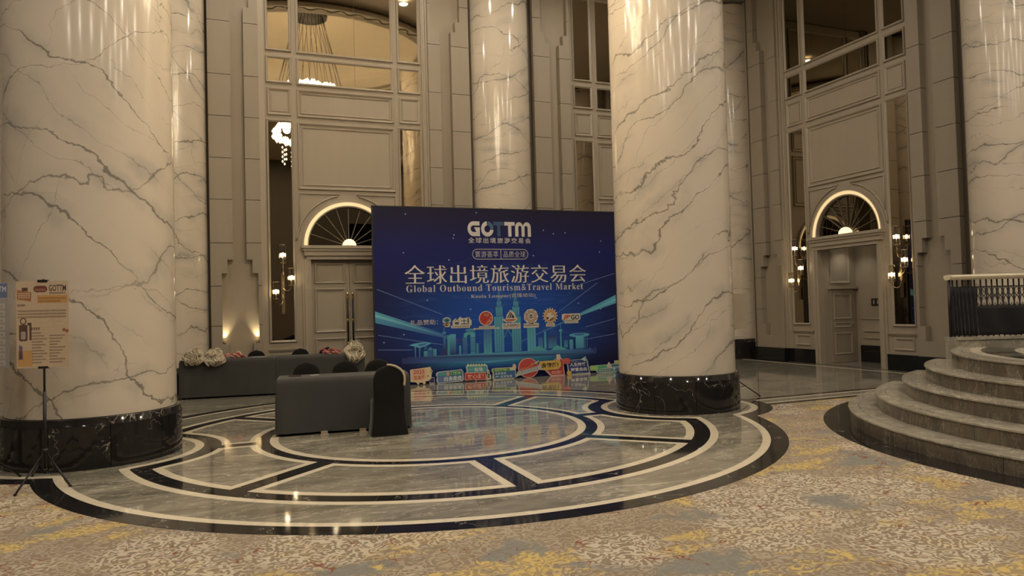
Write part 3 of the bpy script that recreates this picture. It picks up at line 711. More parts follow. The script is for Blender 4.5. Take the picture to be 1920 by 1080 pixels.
# balustrade along the landing edge
def rail_pt(t):
    ctl = [(9.86, 7.46), (10.42, 7.27), (10.98, 7.06), (11.6, 6.92), (12.3, 6.86), (13.1, 6.9), (13.95, 7.0)]
    q = t*(len(ctl)-1); i = min(int(q), len(ctl)-2); f = q-i
    g = lambda k: Vector(ctl[max(0, min(k, len(ctl)-1))]); p0, p1, p2, p3 = g(i-1), g(i), g(i+1), g(i+2)
    return .5*((2*p1)+(p2-p0)*f+(2*p0-5*p1+4*p2-p3)*f*f+(3*p1-p0-3*p2+p3)*f*f*f)
def sweep(prof, t0, t1, n=60):
    m = MB(); k = len(prof); vs_ = []
    for i in range(n+1):
        t = t0+(t1-t0)*i/n; p = rail_pt(t); d = (rail_pt(min(t+.004, 1))-rail_pt(max(t-.004, 0))).normalized(); nn = Vector((-d.y, d.x))
        vs_ += [(p.x+nn.x*a, p.y+nn.y*a, z) for a, z in prof]
    fs = [(i*k+j, i*k+(j+1) % k, (i+1)*k+(j+1) % k, (i+1)*k+j) for i in range(n) for j in range(k)]
    return m.add(vs_, fs+[tuple(range(k)), tuple(range(n*k, n*k+k))[::-1]])
bal = thing('balustrade', 'black wrought-iron balustrade with pale stone rail on the landing', 'balustrade')
ZC = ZL+.15
sweep([(-.13, .3), (.13, .3), (.13, ZC-.05), (.15, ZC-.045), (.15, ZC), (-.15, ZC), (-.15, ZC-.045), (-.13, ZC-.05)], 0, 1).build('kerb', M_STEP, bal)
sweep([(-.05, 1.915), (.05, 1.915), (.075, 1.94), (.085, 1.965), (.07, 1.985), (0, 1.995), (-.07, 1.985), (-.085, 1.965), (-.075, 1.94)], -.012, 1).build('handrail', M_CREAM, bal)
sweep([(-.012, 1.80), (.012, 1.80), (.012, 1.815), (-.012, 1.815)], 0, 1).build('iron_rail', M_BLK, bal); sweep([(-.012, ZC+.05), (.012, ZC+.05), (.012, ZC+.066), (-.012, ZC+.066)], 0, 1).build('iron_rail', M_BLK, bal)
L = 44
for i in range(L):
    p = rail_pt((i+.15)/L)
    r_ = .022 if i == 0 else .011
    MB().tube([(p.x, p.y, ZC), (p.x, p.y, 1.915)], r_, 8).lathe([(.012, 1.52), (.022, 1.535), (.012, 1.55)], 8, p.x, p.y).build('baluster', M_BLK, bal)
for i in range(L-1):
    a, b = rail_pt((i+.15)/L), rail_pt((i+1.15)/L); c = (a+b)/2; d = (b-a)
    m = MB()
    for s_ in (-1, 1):
        m.tube([(c.x+d.x*.46*s_*math.cos(q*math.pi/8)*(1 if q % 8 else 1), c.y+d.y*.46*s_*math.cos(q*math.pi/8), 1.545+.125*math.sin(q*math.pi/8)+.0) for q in range(-3, 9)], .006, 5)
    m.tube([(c.x+d.x*.34*math.cos(q*math.pi/8), c.y+d.y*.34*math.cos(q*math.pi/8), 1.735+.06*math.sin(q*math.pi/8)) for q in range(17)], .006, 5)
    m.tube([(a.x+d.x*.05, a.y+d.y*.05, 1.42), (c.x, c.y, 1.57), (b.x-d.x*.05, b.y-d.y*.05, 1.42)], .006, 5)
    m.build('iron_scroll', M_BLK, bal)
M_NET = cloth_mat('black_cover_cloth', (.011, .012, .014), (.022, .022, .024), .6)
def cover(t0, t1, z0, z1, seed, nm='cover_cloth'):
    rg = random.Random(seed); m = MB(); n, k = 50, 7; vs_ = []
    for i in range(n+1):
        t = t0+(t1-t0)*i/n; p = rail_pt(t); d = (rail_pt(min(t+.004, 1))-rail_pt(max(t-.004, 0))).normalized(); nn = Vector((-d.y, d.x))
        for j in range(k+1):
            o = -.035+.012*math.sin(i*.9+j*.4)+rg.uniform(-.004, .004); e = rg.uniform(-.008, .008) if j in (0, k) else 0
            vs_.append((p.x+nn.x*o, p.y+nn.y*o, z0+(z1-z0)*j/k+e))
    m.add(vs_, [(i*(k+1)+j, (i+1)*(k+1)+j, (i+1)*(k+1)+j+1, i*(k+1)+j+1) for i in range(n) for j in range(k)], None, True)
    o = m.build(nm, M_NET, bal); sd = o.modifiers.new('thick', 'SOLIDIFY'); sd.thickness = .006; return o
cover(.006, .12, ZC+.015, 1.80, 3); cover(.10, .98, ZC+.012, 1.53, 4)

# ================================================================== EVENT BACKDROP
bk = thing('event_backdrop', 'big dark blue event backdrop with white Chinese title and glowing city skyline', 'backdrop', (2.95, 15.94, 0), kind='thing')
BW, BH = 6.13, 4.03
def backdrop_mat():
    t = NT('backdrop_print'); tc = t.n('TexCoord'); sp = t.n('SeparateXYZ'); t.l(tc.outputs['Object'], sp.inputs[0])
    x, z = sp.outputs[0], sp.outputs[2]
    dx = t.math('DIVIDE', t.math('SUBTRACT', x, 3.1), 3.1); dz = t.math('DIVIDE', t.math('SUBTRACT', z, 1.35), 2.0)
    rr = t.math('SQRT', t.math('ADD', t.math('MULTIPLY', dx, dx), t.math('MULTIPLY', dz, dz)))
    g = t.rng(rr, .15, 1.15, 1, 0, True)
    c = t.mix(g, (.016, .018, .075), (.018, .080, .40))
    up_ = t.rng(z, 1.9, 2.9, 0, 1, True); c = t.mix(t.math('MULTIPLY', up_, .9), c, (.016, .021, .135))
    tp = t.rng(z, 2.9, 4.0, 0, 1, True); c = t.mix(tp, c, (.020, .018, .050))
    lo = t.rng(z, .0, .75, 1, 0, True); side_ = t.rng(t.math('ABSOLUTE', dx), .35, .95, 0, 1, True)
    c = t.mix(t.math('MULTIPLY', lo, side_), c, (.012, .011, .018))
    band_ = t.rng(t.math('ABSOLUTE', t.math('SUBTRACT', z, .46)), 0, .2, 1, 0, True)
    cen = t.rng(t.math('ABSOLUTE', dx), .15, .8, 1, 0, True)
    c = t.mix(t.math('MULTIPLY', t.math('MULTIPLY', band_, cen), .8), c, (.05, .30, .42))
    bt = t.rng(z, .12, .32, 1, 0, True); c = t.mix(bt, c, (.012, .016, .13))
    v = t.coords((.25, 1, 1.5), (0, .5, 0)); st_ = t.ridge(v, 2.2, .03, 2)
    c = t.mix(t.math('MULTIPLY', t.math('MULTIPLY', st_, .18), g), c, (.10, .22, .45))
    return t.done(c, .6, .15)
MB().box(0, -.04, .0, BW, .0, BH).build('printed_panel', backdrop_mat(), bk)
frm = MB().box(-.015, -.045, 0, .012, .03, BH).box(BW-.012, -.045, 0, BW+.015, .03, BH).box(-.015, -.045, BH-.012, BW+.015, .03, BH+.015).build('edge_trim', plain('dark_edge_trim', (.02, .02, .026), .5), bk)
for x in (.5, 3.0, 5.6):
    MB().box(x, .02, 0, x+.05, .08, 3.9).box(x, .02, 0, x+.05, .75, .05).tube([(x+.025, .05, 1.9), (x+.025, .72, .04)], .018, 6).build('rear_brace', M_BLK, bk)
Y0 = -.0412
CY1, CY2, BL1, NAV = (.11, .44, .66), (.065, .28, .50), (.045, .13, .42), (.026, .042, .19)
rays = MB()
def quadc(m, pts, cols, y): m.add([(p[0], y, p[1]) for p in pts], [tuple(range(len(pts)))], list(cols))
quadc(rays, [(.005, 1.678), (0, 1.42), (1.553, 1.031), (2.063, .899), (2.064, .939), (1.556, 1.129)], [CY1, CY2, BL1, NAV, NAV, BL1], Y0)
quadc(rays, [(.005, 1.62), (.005, 1.55), (1.553, 1.07), (1.553, 1.09)], [(.2, .6, .7), (.2, .6, .7), CY2, CY2], Y0-.0004)
quadc(rays, [(3.485, .829), (3.486, .876), (4.589, 1.285), (6.12, 1.93), (6.12, 1.72), (5.025, 1.407), (4.157, 1.088)], [BL1, BL1, CY2, CY1, CY1, CY2, BL1], Y0)
quadc(rays, [(4.6, 1.27), (6.12, 1.84), (6.12, 1.79), (4.6, 1.255)], [CY2, (.2, .6, .7), (.2, .6, .7), CY2], Y0-.0004)
for (a, b) in (((.06, 2.167), (1.566, 1.558)), ((.067, 1.143), (1.549, .869)), ((.06, .817), (.829, .781)), ((4.511, 1.539), (5.606, 2.243)), ((5.236, 1.145), (6.08, 1.327)), ((5.248, .84), (6.08, .946)), ((5.1, 2.2), (6.1, 2.474))):
    d = Vector((b[0]-a[0], b[1]-a[1])).normalized()*.007; n_ = (-d.y, d.x)
    rays.flat([(a[0]+n_[0], a[1]+n_[1]), (b[0]+n_[0], b[1]+n_[1]), (b[0]-n_[0], b[1]-n_[1]), (a[0]-n_[0], a[1]-n_[1])], Y0, (.13, .22, .50))
for x, z in ((.748, 3.866), (2.446, 3.932), (1.886, 3.403), (1.868, 3.328), (.682, 2.983), (4.162, 3.543), (4.748, 3.488), (4.428, 3.461), (3.878, 2.923), (1.749, 2.819), (5.688, 3.015), (5.736, 3.292), (.653, 1.134), (5.058, 1.743), (3.917, 1.903), (1.212, 1.898), (.197, .974), (5.678, 1.588), (2.247, 1.663)):
    rays.flat(ell(x, z, .017, .017, 10), Y0-.0002, (.30, .42, .72))
rays.build('printed_light_rays', M_INK, bk, kind='stuff')
sky = MB()
def tower(b, top=CY1, bot=CY2, y=Y0-.001, lines=0):
    x0, z0, x1, z1 = b; sky.add([(x0, y, z0), (x1, y, z0), (x1, y, z1), (x0, y, z1)], [(0, 1, 2, 3)], [bot, bot, top, top])
    for k in range(lines):
        x = x0+(x1-x0)*(k+1)/(lines+1); sky.flat([(x-.006, z0), (x+.006, z0), (x+.006, z1), (x-.006, z1)], y-.0003, BL1)
GL = (.09, .40, .48)
for b in ((.89, .61, .92, .85), (.99, .61, 1.02, .82), (1.12, .75, 1.14, .86), (1.16, .78, 1.18, .86)): tower(b, CY2, BL1)
tower((1.10, .62, 1.19, .74), GL, CY2); tower((1.19, .62, 1.32, .76), BL1, BL1); tower((1.31, .62, 1.40, .78), GL, CY2)
sky.flat([(1.18, .76), (1.255, .83), (1.33, .76)], Y0-.001, CY2)
tower((1.57, .72, 1.62, 1.06), CY2, NAV); sky.flat(ell(1.59, 1.14, .05, .03, 16), Y0-.0012, CY2); tower((1.583, 1.16, 1.597, 1.26), CY2, CY2)
sky.flat([(1.47, .62), (1.53, .74), (1.56, .92), (1.63, .92), (1.66, .70), (1.70, .62)], Y0-.0008, NAV)
tower((1.66, .62, 1.72, 1.08), GL, CY2); tower((1.72, .64, 1.87, 1.10), CY1, NAV); tower((1.94, .62, 1.99, .83), GL, CY2)
tower((2.03, .62, 2.14, 1.01), CY2, BL1); tower((2.22, .62, 2.34, 1.12), CY1, CY2); sky.flat([(2.05, 1.0), (2.06, 1.10), (2.14, 1.14), (2.34, 1.13), (2.34, 1.08), (2.16, 1.07), (2.12, 1.0)], Y0-.0012, GL); sky.flat(ell(2.23, 1.18, .13, .035, 20), Y0-.0012, CY2)
for k in range(9):
    z = .68+k*.04; sky.flat([(2.22, z), (2.34, z), (2.34, z+.012), (2.22, z+.012)], Y0-.0014, NAV); sky.flat([(2.03, z), (2.12, z), (2.12, z+.012), (2.03, z+.012)], Y0-.0014, NAV)
tower((2.36, .62, 2.42, .86), CY2, CY2); tower((2.55, .62, 2.75, 1.20), BL1, GL, lines=2)
for x0, x1 in ((2.95, 2.965), (3.365, 3.38)): tower((x0, 1.93, x1, 2.14), GL, GL)
for off_, tiers in ((0, ((2.92, 1.83, 2.99, 1.94), (2.90, 1.70, 3.01, 1.83), (2.87, 1.47, 3.04, 1.70), (2.82, .62, 3.06, 1.47))), (0, ((3.34, 1.82, 3.405, 1.94), (3.32, 1.69, 3.45, 1.82), (3.29, 1.46, 3.47, 1.69), (3.27, .62, 3.50, 1.46)))):
    for b in tiers: tower(b, GL, CY2, lines=3); sky.flat([(b[0]-.012, b[1]), (b[2]+.012, b[1]), (b[2]+.012, b[1]+.018), (b[0]-.012, b[1]+.018)], Y0-.0016, BL1)
tower((3.05, 1.165, 3.28, 1.195), GL, GL)
for x in (3.06, 3.27): sky.flat([(3.155, 1.165), (3.175, 1.165), (x+.02, .97), (x-.005, .97)], Y0-.001, CY2)
tower((3.66, .62, 3.88, 1.22), GL, CY1, lines=2); tower((3.94, .66, 4.07, .94), BL1, CY2); tower((4.10, .66, 4.16, 1.08), CY2, CY1); tower((4.20, .66, 4.44, .97), NAV, CY2, lines=1)
tower((4.53, .66, 4.57, 1.09), CY2, GL); sky.flat(ell(4.55, 1.085, .05, .028, 16), Y0-.0012, GL); tower((4.543, 1.1, 4.557, 1.25), CY2, CY2); tower((4.63, .66, 4.74, .85), BL1, CY2)
sky.flat(ell(5.06, .955, .28, .05, 28), Y0-.0014, CY1); sky.flat(ell(5.06, .965, .16, .022, 20), Y0-.0016, BL1); tower((4.95, .62, 5.18, .92), CY1, CY2); tower((4.78, .61, 4.88, .85), GL, CY2); tower((5.20, .62, 5.22, .92), CY2, CY2); tower((5.26, .62, 5.275, .92), CY2, CY2)
for p in (((3.726, .62), (3.937, .733), (4.185, .62)), ((4.269, .615), (4.443, .729), (4.739, .612))): sky.flat(p, Y0-.0018, GL)
sky.flat([(.758, .892), (.881, .924), (1.153, .95), (1.288, .912), (1.203, .878), (1.007, .818), (.918, .847)], Y0-.0012, CY1); sky.flat([(.95, .89), (1.18, .925), (1.16, .89), (1.02, .86)], Y0-.0014, BL1)
top_ = [(.595, .603), (.72, .605), (.74, .63), (.80, .63), (.82, .615), (1.543, .625), (2.548, .625), (4.019, .62), (5.287, .60), (5.35, .64), (5.39, .61), (5.45, .60), (5.47, .63), (5.531, .63)]
bot_ = [(5.526, .475), (4.014, .452), (2.641, .397), (1.412, .463), (.592, .478)]
sky.add([(x, Y0-.0006, z) for x, z in top_+bot_], [tuple(range(len(top_+bot_)))], [NAV, NAV, NAV, NAV, NAV, BL1, CY1, CY1, BL1, BL1, NAV, NAV, NAV, NAV, NAV, CY2, CY1, BL1, NAV])
sky.build('printed_skyline', M_INK, bk)
def lettering(par, body, box, col, y, bold=0.0, spacing=1.0, nm='lettering', shear=0.0):
    me = text_mesh(body, *box, y, bold, spacing, shear)
    mt = plain('ink_%.2f_%.2f_%.2f' % col, col, .45, .3, 0, .02)
    return put(nm, me, mt, par)
WHT, PAL = (.62, .60, .58), (.46, .45, .47)
# logo drawn from shapes: G, C, T, T, M
lg = MB(); LX, LZ, LW, LH = 2.22, 3.38, 1.61, .35
def lp(u, v): return (LX+u*LW, LZ+v*LH)
def strokes(pts_o, pts_i, col): lg.flat([lp(*p) for p in pts_o]+[lp(*p) for p in pts_i[::-1]], Y0-.002, col)
def arcs(cx, cy, rx, ry, a0, a1, n=16): return [(cx+rx*math.cos(R(a0+(a1-a0)*i/n)), cy+ry*math.sin(R(a0+(a1-a0)*i/n))) for i in range(n+1)]
lg.flat([lp(*p) for p in [(.185, 1), (.09, 1)]+arcs(.09, .5, .09, .5, 90, 270)+[(.188, 0), (.188, .6), (.10, .6), (.135, .28), (.09, .28)]+arcs(.09, .5, .042, .22, 270, 90)+[(.185, .72)]], Y0-.002, WHT)
strokes(arcs(.305, .5, .098, .52, 95, 350), arcs(.305, .5, .046, .24, 95, 350), WHT); strokes(arcs(.305, .5, .098, .52, 352, 445), arcs(.305, .5, .046, .24, 352, 445), (.06, .13, .24))
for x, col in ((.40, (.035, .09, .19)), (.575, WHT)):
    lg.flat([lp(*p) for p in ((x, 1), (x+.165, 1), (x+.165, .75), (x+.11, .75), (x+.11, 0), (x+.058, 0), (x+.058, .75), (x, .75))], Y0-.002, col)
strokes([(.745, 0)]+arcs(.81, .62, .065, .38, 180, 20)+arcs(.935, .62, .065, .38, 160, 0)+[(1, 0)], [(.797, 0)]+arcs(.822, .62, .025, .13, 180, 0, 16)+[(.848, 0), (.897, 0)]+arcs(.922, .62, .025, .13, 180, 0, 14)+[(.948, 0)], WHT)
lg.build('logo_lettering', M_INK, bk)
lettering(bk, '全球出境旅游交易会', (2.23, 3.215, 3.82, 3.35), PAL, Y0-.002, .018, 1.35)
pill = MB(); o_, i_ = rrect(2.32, 2.83, 3.74, 3.08, .12), rrect(2.336, 2.846, 3.724, 3.064, .105)
nn_ = len(o_); pill.add([(x, Y0-.002, z) for x, z in o_+i_], [(k, (k+1) % nn_, nn_+(k+1) % nn_, nn_+k) for k in range(nn_)], PAL); pill.flat([(3.028, 2.84), (3.044, 2.84), (3.044, 3.07), (3.028, 3.07)], Y0-.002, PAL)
pill.build('pill_outline', M_INK, bk)
lettering(bk, '寰游荟萃', (2.39, 2.88, 2.97, 3.03), PAL, Y0-.002, .0, 1.1); lettering(bk, '品质全球', (3.10, 2.88, 3.67, 3.03), PAL, Y0-.002, .0, 1.1)
tm = MB()
for k, dx in enumerate((-.010, -.003, .003, .010)):
    me_ = text_mesh('全球出境旅游交易会', .71+dx, 2.27, 5.28+dx, 2.70, Y0-.002-.0002*k, -.013, 1.06)
    tm.add([tuple(v.co) for v in me_.vertices], [tuple(p.vertices) for p in me_.polygons])
tm.build('title_lettering', plain('title_ink', (.66, .63, .58), .45, .3, 0, .02), bk)
lettering(bk, serif('Global Outbound Tourism&Travel Market'), (.73, 2.085, 5.20, 2.245), (.60, .58, .56), Y0-.002, -.006, 1.15)
lettering(bk, serif('Kuala Lumpur')+'(吉隆坡站)', (2.26, 1.905, 3.90, 2.02), PAL, Y0-.002, .004, 1.02)
lettering(bk, '礼品赞助：', (.80, 1.335, 1.45, 1.455), PAL, Y0-.002, .012, 1.05)
WB = (.60, .57, .52)
# sponsor stickers
a1_ = MB(); y1, y2, y3 = Y0-.0025, Y0-.003, Y0-.0035
a1_.flat(ell(1.66, 1.42, .10, .075, 24), y1, WB).flat(rrect(1.60, 1.27, 1.74, 1.37, .04), y1, WB).flat([(1.80, 1.30), (1.80, 1.40), (1.86, 1.46), (1.93, 1.44), (1.98, 1.50), (2.04, 1.46), (2.20, 1.48), (2.26, 1.40), (2.26, 1.29)], y1, WB).flat(rrect(1.76, 1.235, 2.22, 1.30, .02), y1, WB)
a1_.flat(ell(1.66, 1.425, .078, .05, 24), y2, (.04, .20, .26)).flat(ell(1.665, 1.42, .018, .022, 12), y3, (.01, .03, .08))
for k, cc in enumerate(((.55, .25, .18), (.55, .45, .2), (.3, .4, .45))): a1_.flat([(1.56+k*.035, 1.33-.012*k), (1.60+k*.03, 1.29-.008*k), (1.72, 1.34-.02*k), (1.72, 1.36-.02*k)], y2, cc)
for p in ([(1.83, 1.40), (1.90, 1.45), (1.97, 1.40), (1.95, 1.40), (1.90, 1.43), (1.85, 1.40)], [(1.85, 1.32), (1.95, 1.32), (1.95, 1.38), (1.85, 1.38)], [(2.0, 1.32), (2.2, 1.32), (2.2, 1.34), (2.0, 1.34)], [(2.07, 1.34), (2.09, 1.34), (2.09, 1.45), (2.07, 1.45)], [(2.0, 1.39), (2.14, 1.39), (2.14, 1.41), (2.0, 1.41)], [(2.16, 1.35), (2.2, 1.35), (2.2, 1.46), (2.16, 1.46)]): a1_.flat(p, y2, (.06, .10, .11))
glyph_bars(a1_, 1.79, 1.25, 2.20, 1.288, y2, 7, (.12, .12, .12), 5); a1_.build('sponsor_logo', M_INK, bk)
a2_ = MB().flat(ell(2.62, 1.44, .175, .175, 36), y1, WB).flat(ell(2.62, 1.44, .155, .155, 36), y2, (.42, .045, .03)).flat(rrect(2.44, 1.225, 2.83, 1.262, .01), y1, WB).flat(rrect(2.30, 1.185, 2.95, 1.22, .01), y1, WB)
for x, z, r_ in ((2.70, 1.39, .03), (2.66, 1.35, .028), (2.73, 1.36, .026), (2.74, 1.45, .026), (2.62, 1.31, .022)): a2_.flat(ell(x, z, r_, r_, 10), y3, (.60, .24, .16))
glyph_bars(a2_, 2.47, 1.232, 2.80, 1.256, y2, 16, (.2, .18, .16), 6); glyph_bars(a2_, 2.34, 1.192, 2.9, 1.213, y2, 26, (.25, .22, .2), 7); a2_.build('sponsor_logo', M_INK, bk)
lettering(bk, 'EJI', (2.58, 1.48, 2.69, 1.555), (.60, .35, .30), y3, .0)
a3_ = MB().flat([(3.03, 1.40), (3.12, 1.42), (3.15, 1.52), (3.24, 1.63), (3.34, 1.55), (3.38, 1.44), (3.42, 1.40), (3.34, 1.33), (3.12, 1.33)], y1, WB).flat(rrect(3.02, 1.17, 3.49, 1.31, .02), y1, WB)
for p in ([(3.15, 1.43), (3.24, 1.60), (3.25, 1.58), (3.18, 1.43)], [(3.20, 1.43), (3.26, 1.57), (3.28, 1.53), (3.24, 1.43)], [(3.26, 1.43), (3.29, 1.53), (3.34, 1.45), (3.34, 1.43)]): a3_.flat(p, y2, (.02, .02, .02))
a3_.flat([(3.07, 1.405), (3.39, 1.405), (3.33, 1.36), (3.15, 1.345)], y2, (.42, .13, .06)); glyph_bars(a3_, 3.05, 1.18, 3.46, 1.205, y2, 20, (.3, .27, .24), 8); a3_.build('sponsor_logo', M_INK, bk)
lettering(bk, 'SUNBIRD', (3.05, 1.22, 3.46, 1.29), (.05, .04, .04), y2, .01)
a4_ = MB().flat(ell(3.77, 1.45, .19, .19, 9), y1, WB).flat(rrect(3.57, 1.18, 3.97, 1.29, .02), y1, WB)
for k in range(8): a4_.flat(ell(3.77+.12*math.cos(R(45*k+22)), 1.45+.12*math.sin(R(45*k+22)), .042, .042, 8), y2, (.30, .17, .10)).flat(ell(3.77+.12*math.cos(R(45*k+22)), 1.45+.12*math.sin(R(45*k+22)), .02, .02, 8), y3, WB)
a4_.flat([(3.71, 1.45), (3.77, 1.51), (3.83, 1.45)], y2, (.12, .09, .07)).flat([(3.72, 1.41), (3.82, 1.41), (3.82, 1.435), (3.72, 1.435)], y2, (.12, .09, .07)); a4_.build('sponsor_logo', M_INK, bk)
lettering(bk, 'Roseschamp', (3.59, 1.20, 3.95, 1.27), (.10, .07, .05), y2, .01)
a5_ = MB(); pts = []
for k in range(32): r_ = .215 if k % 2 == 0 else .15; pts.append((4.28+r_*math.cos(R(k*11.25)), 1.45+r_*math.sin(R(k*11.25))))
a5_.flat(pts, y1, WB); pts = []
for k in range(32): r_ = .185 if k % 2 == 0 else .125; pts.append((4.28+r_*math.cos(R(k*11.25)), 1.45+r_*math.sin(R(k*11.25))))
a5_.flat(pts, y2, (.52, .27, .07)).flat(ell(4.28, 1.44, .10, .09, 24), y3, WB).flat(ell(4.21, 1.40, .03, .025, 12), y3-.0004, (.03, .02, .02)).flat([(4.25, 1.34), (4.36, 1.42), (4.37, 1.39), (4.28, 1.33)], y3-.0004, (.05, .03, .02)).flat(ell(4.33, 1.48, .016, .016, 10), y3-.0004, (.06, .03, .02)).flat(rrect(4.16, 1.19, 4.40, 1.27, .01), y1, WB)
glyph_bars(a5_, 4.18, 1.20, 4.38, 1.255, y2, 6, (.40, .25, .15), 9); a5_.build('sponsor_logo', M_INK, bk)
a6_ = MB().flat(rrect(4.59, 1.32, 5.10, 1.49, .05), y1, WB).flat(rrect(4.66, 1.25, 5.04, 1.33, .015), y1, WB); glyph_bars(a6_, 4.68, 1.262, 5.02, 1.30, y2, 14, (.35, .3, .25), 10); a6_.build('sponsor_logo', M_INK, bk)
lettering(bk, 'JP', (4.62, 1.34, 4.83, 1.46), (.50, .05, .02), y2, .035, 1.0, shear=.15); lettering(bk, 'GO', (4.84, 1.34, 5.07, 1.46), (.03, .04, .05), y2, .035, 1.0, shear=.1)

# ================================================================== CUT-OUT SIGNS ALONG THE BACKDROP
def sign(label, x, y, rz=0.0, tilt=.10):
    t = thing('cutout_sign', label, 'sign', (x, y, 0), group='cut-out signs in front of the backdrop'); t.rotation_euler = (-tilt, 0, rz); return t
FOAM = plain('foam_board_edge', (.55, .50, .42), .6); SG = Y0
def board(t, pts, nm='board', y=0.0, m=None): return MB().prism(pts, y, y+.012, 'y').build(nm, m or FOAM, t)
def ink(t, fn, nm='printed_face'):
    m = MB(); fn(m); return m.build(nm, M_INK, t)
s = sign('cream cut-out sign reading 2025 in red, beside the tablecloth', 3.96, 15.72)
board(s, [(-.27, .08), (-.27, .35), (.20, .39), (.22, .33), (.25, .29), (.22, .23), (.21, .13), (.14, .08), (.06, .07), (.08, .03), (.03, 0), (.0, .05), (-.06, .05), (-.10, .0), (-.14, .06)], m=plain('cream_board', (.62, .52, .34), .6))
ink(s, lambda m: (m.flat(rrect(-.24, .10, .09, .36, .03), -.001, (.66, .44, .32)), m.flat(ell(.215, .29, .03, .03, 14), -.0012, (.50, .36, .08)), m.flat(ell(.13, .19, .016, .016, 10), -.0012, (.02, .04, .07)), m.flat([(.05, .05), (.09, .05), (.06, .02)], -.001, (.55, .40, .10))))
lettering(s, '2025', (-.20, .245, .055, .34), (.42, .06, .035), -.002, .02); lettering(s, '加油干', (-.20, .12, .055, .22), (.42, .06, .035), -.002, .02)
s = sign('small navy cut-out tag half hidden between the cream and blue signs', 4.19, 15.77)
board(s, rrect(-.06, 0, .07, .15, .02)); ink(s, lambda m: (m.flat(rrect(-.05, .03, .06, .14, .015), -.001, (.05, .04, .20)), glyph_bars(m, -.05, .008, .06, .03, -.001, 6, (.3, .25, .3), 3)))
s = sign('blue rounded cut-out sign with four large white characters and a green corner', 4.61, 15.72)
board(s, [(-.30, .0), (.29, .02), (.325, .06), (.32, .24), (.28, .30), (.2, .29), (-.27, .27), (-.325, .24), (-.335, .19), (-.31, .16), (-.325, .06)], m=plain('pale_blue_board', (.40, .47, .53), .6))
ink(s, lambda m: (m.flat([(-.285, .025), (.29, .04), (.30, .24), (.26, .275), (-.26, .245), (-.295, .20)], -.001, (.06, .16, .30)), m.flat(rrect(-.29, .165, -.08, .245, .03), -.0014, (.05, .28, .33)), m.flat(rrect(-.08, .165, -.015, .25, .012), -.0018, (.60, .30, .14)), m.flat(rrect(0, .175, .28, .265, .04), -.0014, (.03, .20, .12)), m.flat(ell(-.22, .10, .05, .06, 16), -.0014, (.12, .18, .40)), glyph_bars(m, -.25, .19, -.10, .22, -.0018, 6, (.2, .42, .45), 12)))
lettering(s, '出去走走', (-.15, .045, .285, .155), (.60, .64, .66), -.002, .03); lettering(s, '门艺术', (.02, .185, .26, .25), (.45, .60, .38), -.002, .02); lettering(s, '一', (-.07, .20, -.03, .21), (.62, .5, .4), -.002, .02)
s = sign('teal notepad-shaped cut-out sign with a red lettered panel below', 5.25, 15.74)
pad = [(-.23, .20), (-.24, .36)]+[q for k in range(7) for q in ((-.215+k*.068, .375-.002*k), (-.19+k*.068, .415-.003*k), (-.165+k*.068, .375-.002*k))]+[(.28, .355), (.29, .19)]
board(s, pad, 'notepad_board', .004, plain('pale_teal_board', (.45, .55, .50), .6)); board(s, [(-.29, .03), (-.28, .21), (.23, .19), (.23, .02), (.0, .025), (-.02, 0), (-.05, .03)], 'red_board', -.012, plain('pink_edge_board', (.62, .42, .36), .6))
ink(s, lambda m: (m.flat([(-.21, .20), (-.21, .35), (.26, .335), (.265, .19)], .002, (.08, .30, .33)), [m.flat(ell(-.19+k*.068, .385-.003*k, .02, .022, 10), .001, (.58, .62, .30)) for k in range(7)], m.flat([(-.275, .045), (-.27, .195), (.215, .178), (.215, .035)], -.013, (.42, .045, .04)), glyph_bars(m, -.20, .255, -.07, .285, .001, 4, (.22, .48, .5), 13)))
lettering(s, '有我', (-.05, .215, .17, .315), (.55, .62, .62), .0, .025); lettering(s, '放心游!', (-.235, .06, .17, .165), (.66, .40, .36), -.0145, .025, shear=.08)
s = sign('small pale cut-out figure shape leaning between the red and green-topped signs', 5.555, 15.77)
board(s, [(-.055, 0), (-.06, .08), (-.03, .15), (-.035, .22), (0, .25), (.03, .22), (.03, .16), (.065, .10), (.06, .02)]); ink(s, lambda m: (m.flat([(-.03, .05), (.02, .05), (.03, .15), (-.01, .16)], -.001, (.08, .09, .10)), m.flat(ell(0, .20, .022, .026, 12), -.001, (.45, .28, .22))))
s = sign('blue cut-out sign with a green strip on top reading GOTTM', 5.94, 15.72)
board(s, [(-.28, 0), (.22, .005), (.33, .05), (.29, .12), (.28, .27), (-.20, .275), (-.315, .26), (-.32, .20), (-.29, .18), (-.31, .04)], m=plain('pale_yellow_board', (.58, .54, .36), .6)); board(s, [(.20, .25), (.23, .34), (.29, .34), (.31, .26), (.27, .20)], 'tab_board', .004)
ink(s, lambda m: (m.flat(rrect(-.27, .02, .27, .20, .02), -.001, (.035, .13, .28)), m.flat(rrect(-.30, .19, .14, .255, .025), -.0014, (.10, .28, .06)), m.flat([(.21, .25), (.24, .31), (.28, .30), (.27, .23)], .003, (.58, .48, .16)), glyph_bars(m, -.24, .115, .05, .17, -.0018, 4, (.55, .60, .66), 14), glyph_bars(m, -.11, .04, .20, .095, -.0018, 4, (.55, .60, .66), 15), m.flat([(-.25, .04), (-.22, .09), (-.16, .09), (-.13, .05), (-.16, .075), (-.19, .05), (-.20, .075), (-.23, .05)], -.0018, (.40, .55, .65))))
lettering(s, 'GOTTM', (-.23, .20, .05, .245), (.42, .58, .30), -.0022, .03, 1.1)
s = sign('round red cut-out sign crossed by a pale slanted lettering band', 6.54, 15.69)
